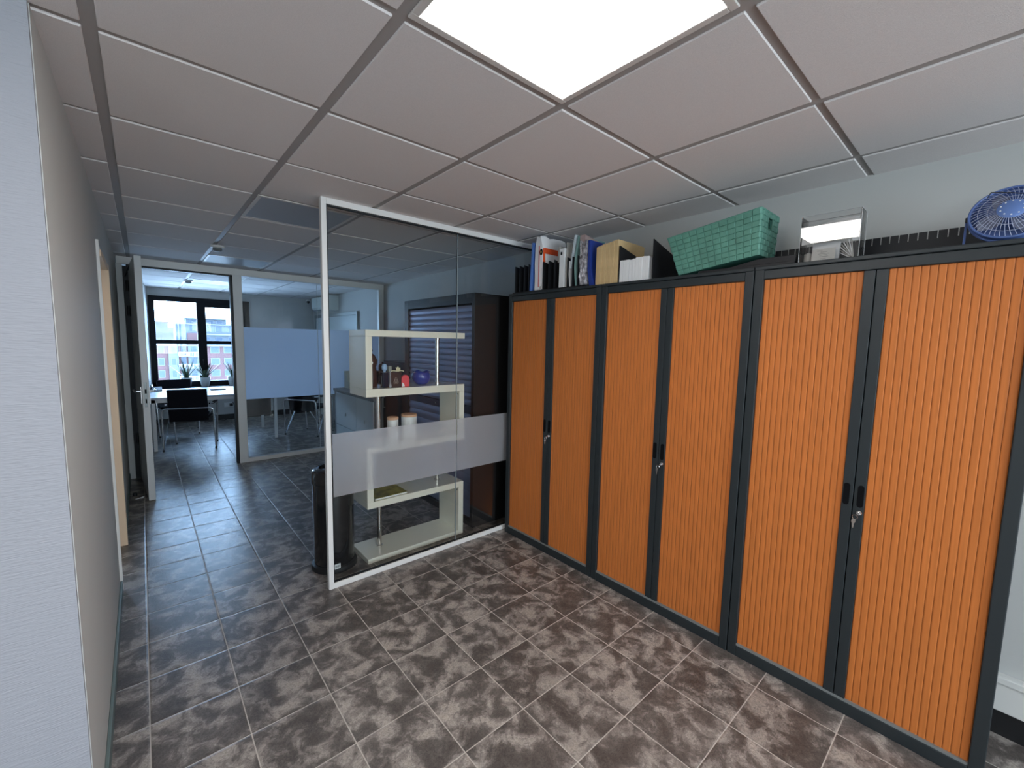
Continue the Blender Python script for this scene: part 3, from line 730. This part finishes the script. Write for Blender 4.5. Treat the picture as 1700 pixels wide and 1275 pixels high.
# blue fan --------------------------------------------------------------
def fan():
    c = Vector((2.345, .014, 2.064)); R = .103
    t = thing('desk_fan', 'small round blue desk fan on the nearest cabinet', 'fan', (2.35, .014, ZT))
    M = Matrix.Translation(c) @ Matrix.Rotation(math.radians(-90+24), 4, 'Y')       # local +z points to the room
    def ring(bm, r, z, tr, n=48): tube(bm, [M @ Vector((r*math.cos(2*PI*k/n), r*math.sin(2*PI*k/n), z)) for k in range(n)], tr, 8, True)
    bm = newbm(); ring(bm, R, .012, .0042); ring(bm, R, -.012, .0042)
    lathe(bm, [(R-.001, -.012), (R-.001, .012), (R-.004, .012), (R-.004, -.012)], (0, 0, 0), 48, M)
    cg = obj('guard_ring', bm, BLUEF, t, smooth=True)
    bm = newbm()
    for s in (1, -1):
        for k in range(46):
            a = 2*PI*k/46; pts = []
            for q in range(7):
                f = q/6; r = .034+(R-.034)*f; aa = a+.35*f*s*.6; z = s*(.030-.018*f*f)
                pts.append(M @ Vector((r*math.cos(aa), r*math.sin(aa), z)))
            tube(bm, pts, .0008, 4)
    for r in (.058, .082): ring(bm, r, .026-.01*(r/R)**2, .0009, 36)
    obj('wire_guard', bm, mat('pale blue wire', (.42, .46, .60), .3), t)
    bm = newbm(); lathe(bm, [(.012, .024), (.036, .026), (.037, .031), (.030, .036), (.001, .037)], (0, 0, 0), 32, M); hb = obj('hub_cap', bm, mat('light blue plastic', (.13, .22, .50), .35), t, smooth=True)
    bm = newbm()
    for k in range(10):
        a = 2*PI*k/10; lathe(bm, [(.0024, .0335), (.0024, .0368), (.0005, .037)], (.028*math.cos(a), .028*math.sin(a), 0), 8, M)
    obj('vent_hole', bm, CERAM, hb)
    for k in range(4):
        a0 = 2*PI*k/4+.5; bm = newbm(); n = 8; A = []; B = []
        for q in range(n+1):
            f = q/n; r = .012+.078*f; wd = .55*math.sin(PI*min(.92, .25+f*.7)); A.append((r, a0-wd*.8, .010)); B.append((r, a0+wd*.8, -.008))
        for (P_, z_) in ((0, 0),):
            va = [bm.verts.new(M @ Vector((r*math.cos(a), r*math.sin(a), z))) for r, a, z in A]; vb = [bm.verts.new(M @ Vector((r*math.cos(a), r*math.sin(a), z))) for r, a, z in B]
            vm = [bm.verts.new(M @ Vector((A[i][0]*math.cos((A[i][1]+B[i][1])/2), A[i][0]*math.sin((A[i][1]+B[i][1])/2), 0))) for i in range(n+1)]
            for i in range(n): bm.faces.new((va[i], va[i+1], vm[i+1], vm[i])); bm.faces.new((vm[i], vm[i+1], vb[i+1], vb[i]))
        bmesh.ops.solidify(bm, geom=bm.faces[:], thickness=.0015)
        obj('blade', bm, BLUEBL, t, smooth=True)
    bm = newbm(); lathe(bm, [(.02, -.04), (.03, -.03), (.03, -.005), (.015, .0)], (0, 0, 0), 24, M); obj('motor', bm, BLUEF, t, smooth=True)
    bm = newbm(); y0, y1 = .014+R+.006, .014-R-.006
    tube(bm, rounded([(2.36, y0, 2.064), (2.335, y0, 1.963), (2.30, y0, 1.960), (2.30, y1, 1.960), (2.335, y1, 1.963), (2.36, y1, 2.064)], .02), .0035, 8)
    tube(bm, rounded([(2.37, y0, 1.962), (2.41, y0, 1.960), (2.41, y1, 1.960), (2.37, y1, 1.962)], .02), .0035, 8); tube(bm, [(2.33, y0, 1.962), (2.37, y0, 1.962)], .0035, 8); tube(bm, [(2.33, y1, 1.962), (2.37, y1, 1.962)], .0035, 8)
    obj('stand', bm, BLUEF, t, smooth=True)
    for y in (y0, y1):
        bm = newbm(); box(bm, 2.35, 2.37, y-.004, y+.004, 2.055, 2.073); obj('pivot_knob', bm, BLACKR, t, bevel=.002)
    bm = newbm(); tube(bm, [(2.30, .075, 2.122), (2.285, .068, 2.135), (2.283, .04, 2.128), (2.278, -.01, 2.112), (2.28, -.06, 2.08), (2.40, -.10, 2.0), (2.43, -.12, 1.96)], .0016, 6); obj('power_cord', bm, BLACKR, t, smooth=True)
fan()

# ================================================================== DISPLAY SHELF BEHIND THE GLASS
SX0, SX1, SY0, SY1 = 1.125, 1.925, 2.778, 3.075
t = thing('display_shelf', 'zigzag glossy cream shelf unit with chrome poles behind the glass screen', 'shelf', (1.525, 2.92, 0))
H5 = [(0, .036), (.398, .444), (.790, .832), (1.182, 1.237), (1.595, 1.640)]
for (a, c) in H5: obj('shelf_board', bx(SX0, SX1, SY0, SY1, a, c), CREAM, t, bevel=.002)
for (a, c, s) in ((.036, .398, 1), (.444, .790, -1), (.832, 1.182, 1), (1.237, 1.595, -1)):
    x0, x1 = (SX1-.046, SX1) if s == 1 else (SX0, SX0+.046)
    obj('side_board', bx(x0, x1, SY0+.0005, SY1-.0005, a, c), CREAM, t, bevel=.002)
    px = 1.272 if s == 1 else 1.764
    bm = newbm(); lathe(bm, [(.021, a), (.021, a+.012), (.0165, a+.014), (.0165, c-.014), (.021, c-.012), (.021, c)], (px, 2.925, 0), 24)
    obj('chrome_pole', bm, CHROME, t, smooth=True)
for (x, z) in ((1.879, .372), (1.879, 1.158)):
    bm = newbm(); lathe(bm, [(.006, 0), (.006, .002), (.002, .003)], (0, 0, 0), 12, Matrix.Translation((x, 2.80, z)) @ Matrix.Rotation(-PI/2, 4, 'Y')); obj('bolt', bm, GREYM, t)
# things on the top compartment
Z1 = 1.237
def blobcase(): pass
t = thing('dark_bottle', 'dark decorative bottle with pointed stopper on the upper shelf, far left', 'bottle', (1.222, 2.93, Z1))
bm = newbm(); lathe(bm, [(.042, 0), (.045, .02), (.045, .10), (.036, .14), (.046, .17), (.048, .19), (.03, .225), (.012, .24), (.011, .25)], (1.222, 2.93, Z1), 20); obj('bottle_body', bm, DKBR, t, smooth=True)
bm = newbm(); lathe(bm, [(.013, .25), (.016, .262), (.010, .275), (.002, .285)], (1.222, 2.93, Z1), 14); obj('stopper', bm, BLACKG, t, smooth=True)
bm = newbm(); lathe(bm, [(.0015, 0), (.006, .006), (.006, .012), (.001, .018)], (1.214, 2.883, Z1+.165), 10); lathe(bm, [(.0015, 0), (.005, .006), (.001, .014)], (1.208, 2.885, Z1+.14), 10); obj('ornament', bm, CERAM, t, smooth=True)
t = thing('perfume_bottle', 'dark blue perfume bottle with pale faceted stopper on the upper shelf', 'bottle', (1.288, 2.85, Z1))
obj('flask', bx(1.265, 1.310, 2.828, 2.868, Z1, Z1+.108), mat('midnight glass', (.01, .012, .03), .08), t, bevel=.006)
bm = newbm(); lathe(bm, [(.008, .108), (.010, .118), (.019, .130), (.020, .150), (.013, .165), (.003, .168)], (1.288, 2.848, Z1), 8); obj('stopper', bm, mat('pale blue crystal', (.35, .50, .72), .1), t)
obj('tassel', bx(1.2615, 1.2645, 2.846, 2.850, Z1+.01, Z1+.085), GREYM, t)
t = thing('glass_reed_holder', 'slim clear glass tube standing between dark bottle and brown carton', 'vase', (1.318, 2.82, Z1))
bm = newbm(); lathe(bm, [(.012, 0), (.012, .02), (.006, .028), (.0055, .12)], (1.318, 2.82, Z1), 14); obj('tube', bm, mat('grey glass', (.35, .35, .38), .1, alpha=.6), t, smooth=True)
bm = newbm(); box(bm, 1.325, 1.350, 2.86, 2.885, Z1+.108, Z1+.150); tag(obj('candle_tin', bm, mat('grey green tin', (.25, .26, .22), .4), None, .003, origin=(1.337, 2.87, Z1+.105)), 'small grey green cube on top of the dark brown carton', 'tin')
t = thing('gift_carton', 'dark brown carton with silver leaf emblem on the upper shelf', 'box', (1.365, 2.86, Z1))
obj('carton', bx(1.322, 1.408, 2.828, 2.90, Z1, Z1+.107), DKBR, t, bevel=.002)
bm = newbm()
for (cx, cz, s, a) in ((1.366, Z1+.036, 1.0, 0), (1.378, Z1+.032, .7, -.5), (1.354, Z1+.032, .7, .5)):
    pts = [(cx+s*.010*math.sin(q)*(1 if True else 0)+a*.018*(1-math.cos(q))*.3, cz+s*.022*(-math.cos(q))+s*.012) for q in [2*PI*k/14 for k in range(14)]]
    tube(bm, [(p[0], 2.8272, p[1]) for p in pts], .0012, 5, True)
obj('emblem', bm, mat('silver foil', (.5, .42, .38), .3, metal=.6), t)
t = thing('fabric_flower', 'pale cream flower with ribbon lying on the brown carton', 'flower', (1.385, 2.85, Z1+.107))
bm = newbm()
for k in range(6):
    a = 2*PI*k/6; pts = [(0, 0), (.008, .012), (.003, .026), (-.005, .018)]
    M = Matrix.Translation((1.386, 2.835, Z1+.128)) @ Matrix.Rotation(PI/2-.5, 4, 'X') @ Matrix.Rotation(a, 4, 'Z')
    prism(bm, [(p[0]-.0, p[1]*.85) for p in pts], 'z', 0, .003, M)
lathe(bm, [(.007, -.004), (.009, .004), (.002, .010)], (1.386, 2.838, Z1+.124), 10)
obj('petals', bm, YEL, t)
bm = newbm(); tube(bm, [(1.325, 2.85, Z1+.110), (1.35, 2.842, Z1+.118), (1.38, 2.84, Z1+.114), (1.42, 2.845, Z1+.116), (1.437, 2.85, Z1+.112)], .0035, 6); obj('ribbon', bm, YEL, t, smooth=True)
t = thing('red_candle', 'coral red oval candle with white corner on the upper shelf', 'candle', (1.443, 2.845, Z1))
bm = newbm(); pts = [(1.412, Z1), (1.474, Z1), (1.476, Z1+.05)] + [(1.444+.032*math.cos(q), Z1+.052+.034*math.sin(q)) for q in [PI*k/10 for k in range(1, 10)]] + [(1.411, Z1+.05)]
prism(bm, pts, 'y', 2.832, 2.858); obj('wax', bm, REDC, t, bevel=.006, smooth=True, seg=3)
bm = newbm(); prism(bm, [(1.413, Z1+.002), (1.434, Z1+.002), (1.430, Z1+.02), (1.4135, Z1+.032)], 'y', 2.829, 2.833); obj('white_patch', bm, CERAM, t)
t = thing('ceramic_bowl', 'round blue glazed bowl on the upper shelf near the chrome pole', 'bowl', (1.620, 2.92, Z1))
bm = newbm(); prof = [(.030, 0), (.045, .004), (.062, .025), (.070, .052), (.068, .078), (.060, .092), (.066, .100), (.062, .101), (.055, .092), (.062, .075), (.063, .052), (.055, .028), (.03, .010), (.001, .008)]
lathe(bm, prof, (1.620, 2.92, Z1), 36)
bm.verts.ensure_lookup_table()
for v in bm.verts:
    if v.co.z > Z1+.095: a = math.atan2(v.co.y-2.92, v.co.x-1.620); v.co.z += .006*math.sin(a*5)
obj('bowl', bm, BLUEC, t, smooth=True)
# jars on the third shelf
for (x, y, r, h, lab) in ((1.372, 2.90, .040, .155, 'smaller white ceramic jar with wooden lid on the middle shelf'), (1.520, 2.93, .058, .160, 'bigger white ceramic jar with wooden lid on the middle shelf')):
    t = thing('storage_jar', lab, 'jar', (x, y, .832), 'white jars with wooden lids')
    bm = newbm(); lathe(bm, [(r*.94, 0), (r, .006), (r, h), (r*.96, h+.003)], (x, y, .832), 32); obj('jar_body', bm, CERAM, t, smooth=True)
    bm = newbm(); lathe(bm, [(r*.97, h+.003), (r*1.03, h+.004), (r*1.03, h+.019), (r*.98, h+.022)], (x, y, .832), 32); obj('lid', bm, LID, t, smooth=True)
t = thing('magazine', 'olive green magazine lying on the lower shelf', 'magazine', (1.31, 2.9, .444))
bm = newbm(); prism(bm, [(1.186, 2.792), (1.432, 2.796), (1.432, 3.03), (1.240, 3.035)], 'z', .446, .457); obj('pages', bm, PAPER, t)
bm = newbm(); prism(bm, [(1.184, 2.790), (1.434, 2.794), (1.434, 3.032), (1.238, 3.037)], 'z', .457, .460); prism(bm, [(1.184, 2.790), (1.434, 2.794), (1.434, 3.032), (1.238, 3.037)], 'z', .4445, .446); obj('cover', bm, OLIVE, t)
t = thing('waste_bin', 'tall glossy black cylindrical bin behind the partition post', 'bin', (.952, 2.945, 0))
bm = newbm(); lathe(bm, [(.128, .02), (.131, .05), (.133, .60)], (.952, 2.945, 0), 40); obj('bin_body', bm, BLACKG, t, smooth=True)
bm = newbm(); lathe(bm, [(.150, 0), (.150, .012), (.145, .03), (.131, .038)], (.952, 2.945, 0), 40); obj('base_ring', bm, BLACKR, t, smooth=True)
bm = newbm(); lathe(bm, [(.135, .60), (.140, .604), (.140, .665), (.134, .683), (.118, .695), (.09, .700), (.088, .685), (.001, .684)], (.952, 2.945, 0), 40); obj('lid', bm, BLACKG, t, smooth=True)
st = obj('sticker', bx(.903, .944, 2.8035, 2.8065, .030, .064), PAPER, t, label='white barcode sticker')
bm = newbm()
for k in range(6): box(bm, .909+.0055*k, .909+.0055*k+.0025, 2.8022, 2.8034, .040, .055)
obj('barcode', bm, INK, st)

# ================================================================== STORAGE BEHIND THE GLASS
t = thing('shutter_cabinet', 'tall dark cabinet with horizontal grey violet roller slats behind the glass', 'cabinet', (2.27, 3.41, 0))
X0, X1 = 2.040, 2.50; YA, YB = 2.806, 4.022
bm = newbm(); box(bm, X0, X1, YA, YA+.04, 0, 1.968); box(bm, X0, X1, YB-.08, YB, 0, 1.968); box(bm, X0, X1, YA+.04, YB-.08, 1.885, 1.968); box(bm, X0, X1, YA+.04, YB-.08, 0, .06); box(bm, X1-.02, X1, YA+.04, YB-.08, .06, 1.885)
obj('carcass', bm, DARKC, t, bevel=.002)
def slats(z0, z1, n):
    bm = newbm(); p = (z1-z0)/n; prof = []
    for k in range(n):
        q = z0+k*p; prof += [(q, .010), (q+.002, .002), (q+p*.35, -.002), (q+p*.7, .0), (q+p-.002, .005), (q+p-.001, .010)]
    a = [bm.verts.new((X0+.014+d, YA+.04, z)) for z, d in prof]; c = [bm.verts.new((X0+.014+d, YB-.08, z)) for z, d in prof]
    for i in range(len(prof)-1): bm.faces.new((a[i], c[i], c[i+1], a[i+1]))
    return bm
sh = obj('roller_shutter', slats(1.035, 1.875, 16), SLAT, t, smooth=True)
sh2 = obj('roller_shutter', slats(.065, .965, 12), SLAT, t, smooth=True)
obj('shutter_rail', bx(X0+.004, X0+.02, YA+.04, YB-.08, .968, 1.032), mat('shutter rail metal', (.10, .10, .14), .35, metal=.4), sh, bevel=.002)
bm = newbm(); lathe(bm, [(.010, 0), (.010, .008), (.002, .009)], (0, 0, 0), 14, Matrix.Translation((X0+.005, 3.41, 1.0)) @ Matrix.Rotation(-PI/2, 4, 'Y')); obj('lock', bm, STEEL, t, smooth=True)
t = thing('dark_cabinet', 'mid height dark brown cabinet beyond the roller slat cabinet', 'cabinet', (2.35, 4.37, 0))
obj('body', bx(2.10, 2.62, 4.06, 4.66, 0, 1.335), DARKW, t, bevel=.003)
obj('door', bx(2.085, 2.10, 4.07, 4.65, .05, 1.32), DARKW, t, bevel=.002)
bm = newbm(); tube(bm, [(2.085, 4.60, .80), (2.06, 4.60, .80), (2.06, 4.60, .92), (2.085, 4.60, .92)], .005); obj('handle', bm, GREYM, t)
t = thing('sideboard', 'low white sideboard with grey frame before the far glass wall', 'sideboard', (2.25, 5.34, 0))
SA, SB, S0, S1 = 4.70, 6.05, 1.99, 2.45
bm = newbm(); box(bm, S0+.01, S1, SA, SB, 0, .86); obj('carcass', bm, SIDEG, t, bevel=.003)
obj('top', bx(S0-.006, S1, SA-.004, SB+.004, .862, .892), SIDEG, t, bevel=.003)
for (a, c) in ((SA+.006, 5.225), (5.233, SB-.10)):
    d = obj('door', bx(S0-.004, S0+.009, a, c, .415, .850), SIDEW, t, bevel=.002); obj('knob', bx(S0-.012, S0-.005, (a+c)/2-.003, (a+c)/2+.003, .56, .60), GREYM, d)
    obj('drawer', bx(S0-.004, S0+.009, a, c, .055, .405), SIDEW, t, bevel=.002)
bm = newbm(); prism(bm, [(5.82, .893), (6.0, .893), (6.0, 1.13), (5.95, 1.13), (5.86, 1.0), (5.82, .985)], 'x', 2.12, 2.20)
tag(obj('magazine_holder', bm, mat('pale green card', (.50, .54, .48), .5), None, .002, origin=(2.16, 5.9, .893)), 'pale magazine holder with sloping edge on the white sideboard', 'magazine holder')
t = thing('coffee_machine', 'black coffee machine on the near end of the white sideboard', 'coffee machine', (2.2, 4.86, .893))
bm = newbm(); box(bm, 2.08, 2.32, 4.76, 4.90, .893, 1.21); box(bm, 2.02, 2.08, 4.77, 4.89, .893, .925); box(bm, 2.00, 2.12, 4.77, 4.89, 1.10, 1.21)
obj('housing', bm, BLACKG, t, bevel=.012, seg=3)
bm = newbm(); lathe(bm, [(.035, 1.21), (.045, 1.215), (.045, 1.27), (.03, 1.285), (.008, 1.29), (.01, 1.305), (.002, 1.312)], (2.16, 4.83, 0), 20); obj('bean_hopper', bm, DKBR, t, smooth=True)
bm = newbm(); lathe(bm, [(.018, 0), (.018, .03), (.01, .04)], (2.05, 4.83, 1.055), 14); obj('spout', bm, STEEL, t, smooth=True)

# ================================================================== OFFICE BEYOND
t = thing('desk', 'long white office desk behind the black chair, under the window', 'desk', (.8, 7.9, 0))
obj('desk_top', bx(-.02, 1.62, 7.30, 8.46, .715, .742), TABLEW, t, bevel=.003)
b = newbm(); box(b, .06, 1.56, 7.36, 7.40, .665, .712); box(b, .06, 1.56, 8.36, 8.40, .665, .712); box(b, .06, .10, 7.36, 8.40, .665, .712); box(b, 1.52, 1.56, 7.36, 8.40, .665, .712)
obj('under_frame', b, WHITE_AL, t)
for (x, y) in ((.08, 7.40), (1.54, 7.40), (.08, 8.38), (1.54, 8.38), (1.16, 8.38)): obj('leg', bx(x-.02, x+.02, y-.02, y+.02, 0, .665), WHITE_AL, t, bevel=.004)
obj('modesty_panel', bx(1.02, 1.50, 7.50, 7.515, .36, .66), mat('dark taupe panel', (.07, .06, .055), .4), t)
def make_chair():
    t = thing('visitor_chair', '', 'chair', (0, 0, 0), 'black visitor chairs with chrome legs')
    bm = newbm(); box(bm, -.22, .22, -.19, .24, .425, .475)
    obj('seat', bm, FABB, t, bevel=.018, seg=3)
    M = Matrix.Translation((0, -.20, .40)) @ Matrix.Rotation(math.radians(9), 4, 'X')
    obj('backrest', bx(-.222, .222, -.020, .015, .0, .455, M), FABB, t, bevel=.014, seg=3)
    bm = newbm(); tube(bm, rounded([(-.295, -.235, .015), (-.285, -.262, .585), (.285, -.262, .585), (.295, -.235, .015)], .05), .0115, 10)
    obj('rear_frame', bm, STEEL, t, smooth=True)
    for s in (-1, 1):
        bm = newbm(); tube(bm, rounded([(s*.295, -.235, .015), (s*.262, .02, .43), (s*.225, .10, .43)], .03), .011, 10); obj('rear_strut', bm, STEEL, t, smooth=True)
        bm = newbm(); tube(bm, rounded([(s*.245, .235, .012), (s*.27, .205, .62), (s*.27, -.17, .635), (s*.24, -.235, .64)], .05), .011, 10); obj('front_leg', bm, STEEL, t, smooth=True)
        obj('armrest', bx(s*.27-.02, s*.27+.02, -.13, .15, .628, .652), BLACKR, t, bevel=.008, seg=3)
        bm = newbm(); lathe(bm, [(.013, 0), (.014, .025)], (s*.295, -.235, 0), 12); lathe(bm, [(.013, 0), (.014, .02)], (s*.245, .235, 0), 12); obj('foot_cap', bm, BLACKR, t)
    return t
ch = make_chair(); ch.location = (.50, 7.47, 0); ch.rotation_euler = (0, 0, math.radians(-14)); ch['label'] = 'black visitor chair in the doorway, back turned to the camera'
dup(ch, (.385, 8.64, 0), PI+.05, 'black visitor chair behind the desk, facing the doorway')
dup(ch, (2.07, 7.45, 0), math.radians(-52), 'black visitor chair behind the far glass wall, beside the desk end')
dup(ch, (2.28, 8.55, 0), math.radians(70), 'black visitor chair near the whiteboard, seen low through the far glass')
bm = newbm(); box(bm, .775, .97, 7.95, 8.13, .743, .757); tag(obj('desk_tray', bm, BLACKM, None, .003, origin=(.87, 8.04, .743)), 'thin black tray lying on the white desk', 'tray')
t = thing('desk_phone', 'small black phone at the left end of the white desk', 'phone', (.12, 8.2, .743))
bm = newbm(); prism(bm, [(8.12, .744), (8.30, .744), (8.30, .80), (8.14, .762)], 'x', .06, .20); obj('base', bm, BLACKM, t, bevel=.003)
bm = newbm(); tube(bm, rounded([(.075, 8.14, .79), (.085, 8.16, .81), (.085, 8.27, .83), (.075, 8.29, .81)], .01), .012, 8); obj('handset', bm, BLACKG, t, smooth=True)
# plants on the sill
def plant(x, y, lab, seedv, n=17, L=.36):
    random.seed(seedv)
    t = thing('potted_aloe', lab, 'potted plant', (x, y, WZ0), 'spiky plants in white pots on the sill')
    bm = newbm(); lathe(bm, [(.052, 0), (.058, .01), (.086, .158), (.088, .172), (.080, .172), (.077, .158), (.001, .156)], (x, y, WZ0), 28); obj('pot', bm, CERAM, t, smooth=True)
    bm = newbm(); lathe(bm, [(.076, .1565), (.07, .162), (.001, .166)], (x, y, WZ0), 20); obj('soil', bm, SOIL, t)
    bm = newbm()
    for k in range(n):
        a = 2*PI*k/n+random.uniform(-.2, .2); sp = random.uniform(.25, 1.15); l = L*random.uniform(.7, 1.1); wd = random.uniform(.011, .018)
        rows = []
        for q in range(7):
            f = q/6; rad = .02+sp*l*.62*f+.03*f*f; z = .16+l*f*(1-.18*sp-.12*sp*f); ww = wd*(1-f)**.7+.0006
            c = Vector((x+rad*math.cos(a), y+rad*math.sin(a), WZ0+z)); s = Vector((-math.sin(a), math.cos(a), 0))
            rows.append([bm.verts.new(c-s*ww), bm.verts.new(c-Vector((0, 0, ww*.8))), bm.verts.new(c+s*ww)])
        for A, B in zip(rows, rows[1:]):
            for i in range(3): bm.faces.new((A[i], A[(i+1) % 3], B[(i+1) % 3], B[i]))
    bmesh.ops.recalc_face_normals(bm, faces=bm.faces)
    obj('foliage', bm, LEAF, t)
plant(.575, 9.47, 'spiky plant in white pot on the sill, half hidden by the chair behind the desk', 3)
plant(.843, 9.47, 'spiky plant in white pot on the sill before the window mullion', 5, 24)
plant(1.27, 9.47, 'spiky plant in white pot on the sill beside the door post', 9, 24)
# whiteboard, air conditioner, camera
t = thing('whiteboard', 'whiteboard with grey frame on the office right wall', 'whiteboard', (2.75, 8.25, 1.05))
obj('board', bx(2.745, 2.768, 7.13, 9.35, 1.05, 2.02), BOARD, t)
b = newbm(); box(b, 2.730, 2.77, 7.10, 9.38, 1.985, 2.045); box(b, 2.735, 2.77, 7.10, 7.14, 1.03, 1.985); box(b, 2.735, 2.77, 9.34, 9.38, 1.03, 1.985); box(b, 2.72, 2.77, 7.14, 9.34, 1.03, 1.06)
obj('frame', b, GREYM, t, bevel=.004)
t = thing('air_conditioner', 'wall mounted air conditioner above the whiteboard', 'air conditioner', (2.66, 8.45, 2.08))
pts = [(2.771, 2.09), (2.60, 2.10), (2.555, 2.16), (2.55, 2.34), (2.60, 2.365), (2.771, 2.365)]
b = newbm(); prism(b, pts, 'y', 8.05, 8.95); obj('casing', b, ACW, t, bevel=.008, seg=3)
obj('louvre', bx(2.562, 2.60, 8.10, 8.90, 2.098, 2.118), GREYM, t)
t = thing('security_camera', 'small dark eyed security camera in the office ceiling corner', 'security camera', (2.62, 9.42, 2.3))
b = newbm(); lathe(b, [(.045, 0), (.045, .03), (.03, .045)], (2.64, 9.45, 2.32), 20); obj('mount', b, WHITE_AL, t, smooth=True)
b = newbm(); lathe(b, [(.001, -.04), (.022, -.03), (.030, -.005), (.030, .01)], (2.62, 9.40, 2.32), 20); obj('lens_ball', b, BLACKG, t, smooth=True)
# socket and cable below the window
t = thing('wall_socket', 'white wall socket with black plug below the office window', 'socket', (1.22, 9.59, .25))
obj('plate', bx(1.13, 1.29, 9.588, 9.5995, .24, .32), WHITE_AL, t, bevel=.003)
b = newbm(); box(b, 1.215, 1.265, 9.55, 9.588, .255, .305); tube(b, rounded([(1.24, 9.55, .28), (1.26, 9.50, .35), (1.30, 9.45, .10), (1.1, 9.40, .012), (.8, 9.45, .012)], .05), .005, 8); obj('plug', b, BLACKR, t)
# paper scrap by the door
b = newbm(); 
M = Matrix.Translation((-.085, 5.32, .004))
prism(b, [(-.03, -.01), (.0, .012), (.03, .008), (.024, -.012), (.0, -.004)], 'z', 0, .004, M); prism(b, [(.0, -.01), (.02, .02), (.034, .018), (.012, -.014)], 'z', .004, .010, M)
tag(obj('paper_scrap', b, PAPER, None, origin=(-.085, 5.32, 0)), 'crumpled white scrap on the floor behind the open door', 'scrap')
b = newbm(); box(b, -.01, .0, 5.40, 5.42, .0, .0)
b.free()
t = tag(obj('door_stop', (lambda q: (lathe(q, [(.018, 0), (.018, .02), (.012, .03)], (-.12, 5.45, 0), 14), q)[1])(newbm()), BLACKR, None, origin=(-.12, 5.45, 0)), 'small black rubber door stop by the corridor wall', 'door stop')

# ================================================================== BUILDINGS OUTSIDE
KD = 125/60.
def ex(x): return x*KD
def ez(z): return 1.574+(z-1.574)*KD
def facade(name, label, y, wall, x0, x1, z1, z0=-26., depth=12.):
    t = thing(name, label, 'building', ((x0+x1)/2, y+depth/2, z0)); obj('walls', bx(x0, x1, y, y+depth, z0, z1), wall, t); return t
def windows(t, y, xs, zs, w, h, rail=False):
    for x in xs:
        for z in zs:
            f = obj('window', bx(x-w/2-.12, x+w/2+.12, y-.10, y-.0, z-.12, z+h+.12), CONCL, t)
            obj('window_glass', bx(x-w/2, x+w/2, y-.14, y-.105, z, z+h), GLASSD, f)
            if rail:
                obj('balcony', bx(x-w/2-.6, x+w/2+.6, y-1.1, y-.15, z-.9, z-.7), CONCL, t); b = newbm()
                box(b, x-w/2-.6, x+w/2+.6, y-1.12, y-1.08, z+.15, z+.22)
                for k in range(9): box(b, x-w/2-.6+k*(w+1.14)/8, x-w/2-.54+k*(w+1.14)/8, y-1.12, y-1.08, z-.7, z+.2)
                obj('balcony_rail', b, GREYM, t)
FL = 2.80
t = facade('apartment_building', 'red brick apartment block seen through the office window', 125, BRICK, -14, 34, ez(.42))
for (x0, x1) in ((2.18, 3.05), (3.9, 4.85), (8.3, 9.4)): obj('pale_bay', bx(ex(x0), ex(x1), 124.4, 125, -26, ez(.42)), CONC, t)
zs = [ez(-.33)-FL*k for k in range(0, 6)]
windows(t, 125, [ex(1.55), ex(.2)], zs, .95, 1.5); windows(t, 125, [ex(6.42), ex(7.7), ex(9.9)], zs, 1.6, 1.4)
windows(t, 124.4, [ex(2.62)], zs, .8, 1.5); windows(t, 124.4, [ex(4.4)], zs, 1.1, 1.6, True); windows(t, 125, [ex(3.5)], zs, .7, 1.7, True)
obj('roof_edge', bx(-14.3, 34.3, 124.2, 137.2, ez(.42), ez(.42)+.3), CONCL, t)
t = facade('setback_floors', 'pale stepped upper floors above the red brick block', 128, CONC, ex(3.03), ex(30), ez(2.88), ez(.45))
for k, z in enumerate((ez(.75), ez(.75)+FL)):
    windows(t, 128, [ex(3.3+1.25*i) for i in range(6)], [z], 1.3, 1.5)
obj('roof_edge', bx(ex(3.0), ex(30), 127.2, 140.5, ez(2.88), ez(2.97)), CONCL, t)
obj('red_bay', bx(ex(4.0), ex(5.0), 127.3, 128, ez(.45), ez(1.9)), BRICK, t); obj('white_band', bx(ex(5.75), ex(8.3), 127.0, 128, ez(1.70), ez(1.86)), CONCL, t)
t = facade('penthouse', 'pale penthouse storey on the stepped block', 131, CONC, ex(4.05), ex(8.0), ez(3.6), ez(2.97), 8)
obj('roof_edge', bx(ex(3.95), ex(8.1), 130.3, 139.5, ez(3.60), ez(3.69)), CONCL, t); windows(t, 131, [ex(4.7), ex(6.4), ex(7.3)], [ez(3.12)], 1.1, .7)
t = facade('apartment_tower', 'pale apartment block at the left beyond the red brick roof', 150, CONC, ex(-5), ex(2.3)*1.2, 1.574+(3.0-1.574)*KD*1.2)
windows(t, 150, [ex(1.65), ex(2.2), ex(.8), ex(0)], [1.0, 3.6], 1.2, 1.3)
obj('roof_edge', bx(ex(-5)-.4, ex(2.3)*1.2+.4, 149.5, 162, 1.574+(3.0-1.574)*KD*1.2, 1.574+(3.06-1.574)*KD*1.2), CONCL, t)
t = facade('apartment_tower', 'low pale block in the gap between the two roofs', 170, CONC, ex(1), ex(6), 1.574+(2.45-1.574)*KD*1.36)
windows(t, 170, [ex(3.3), ex(3.9)], [1.2], 1.2, 1.3)
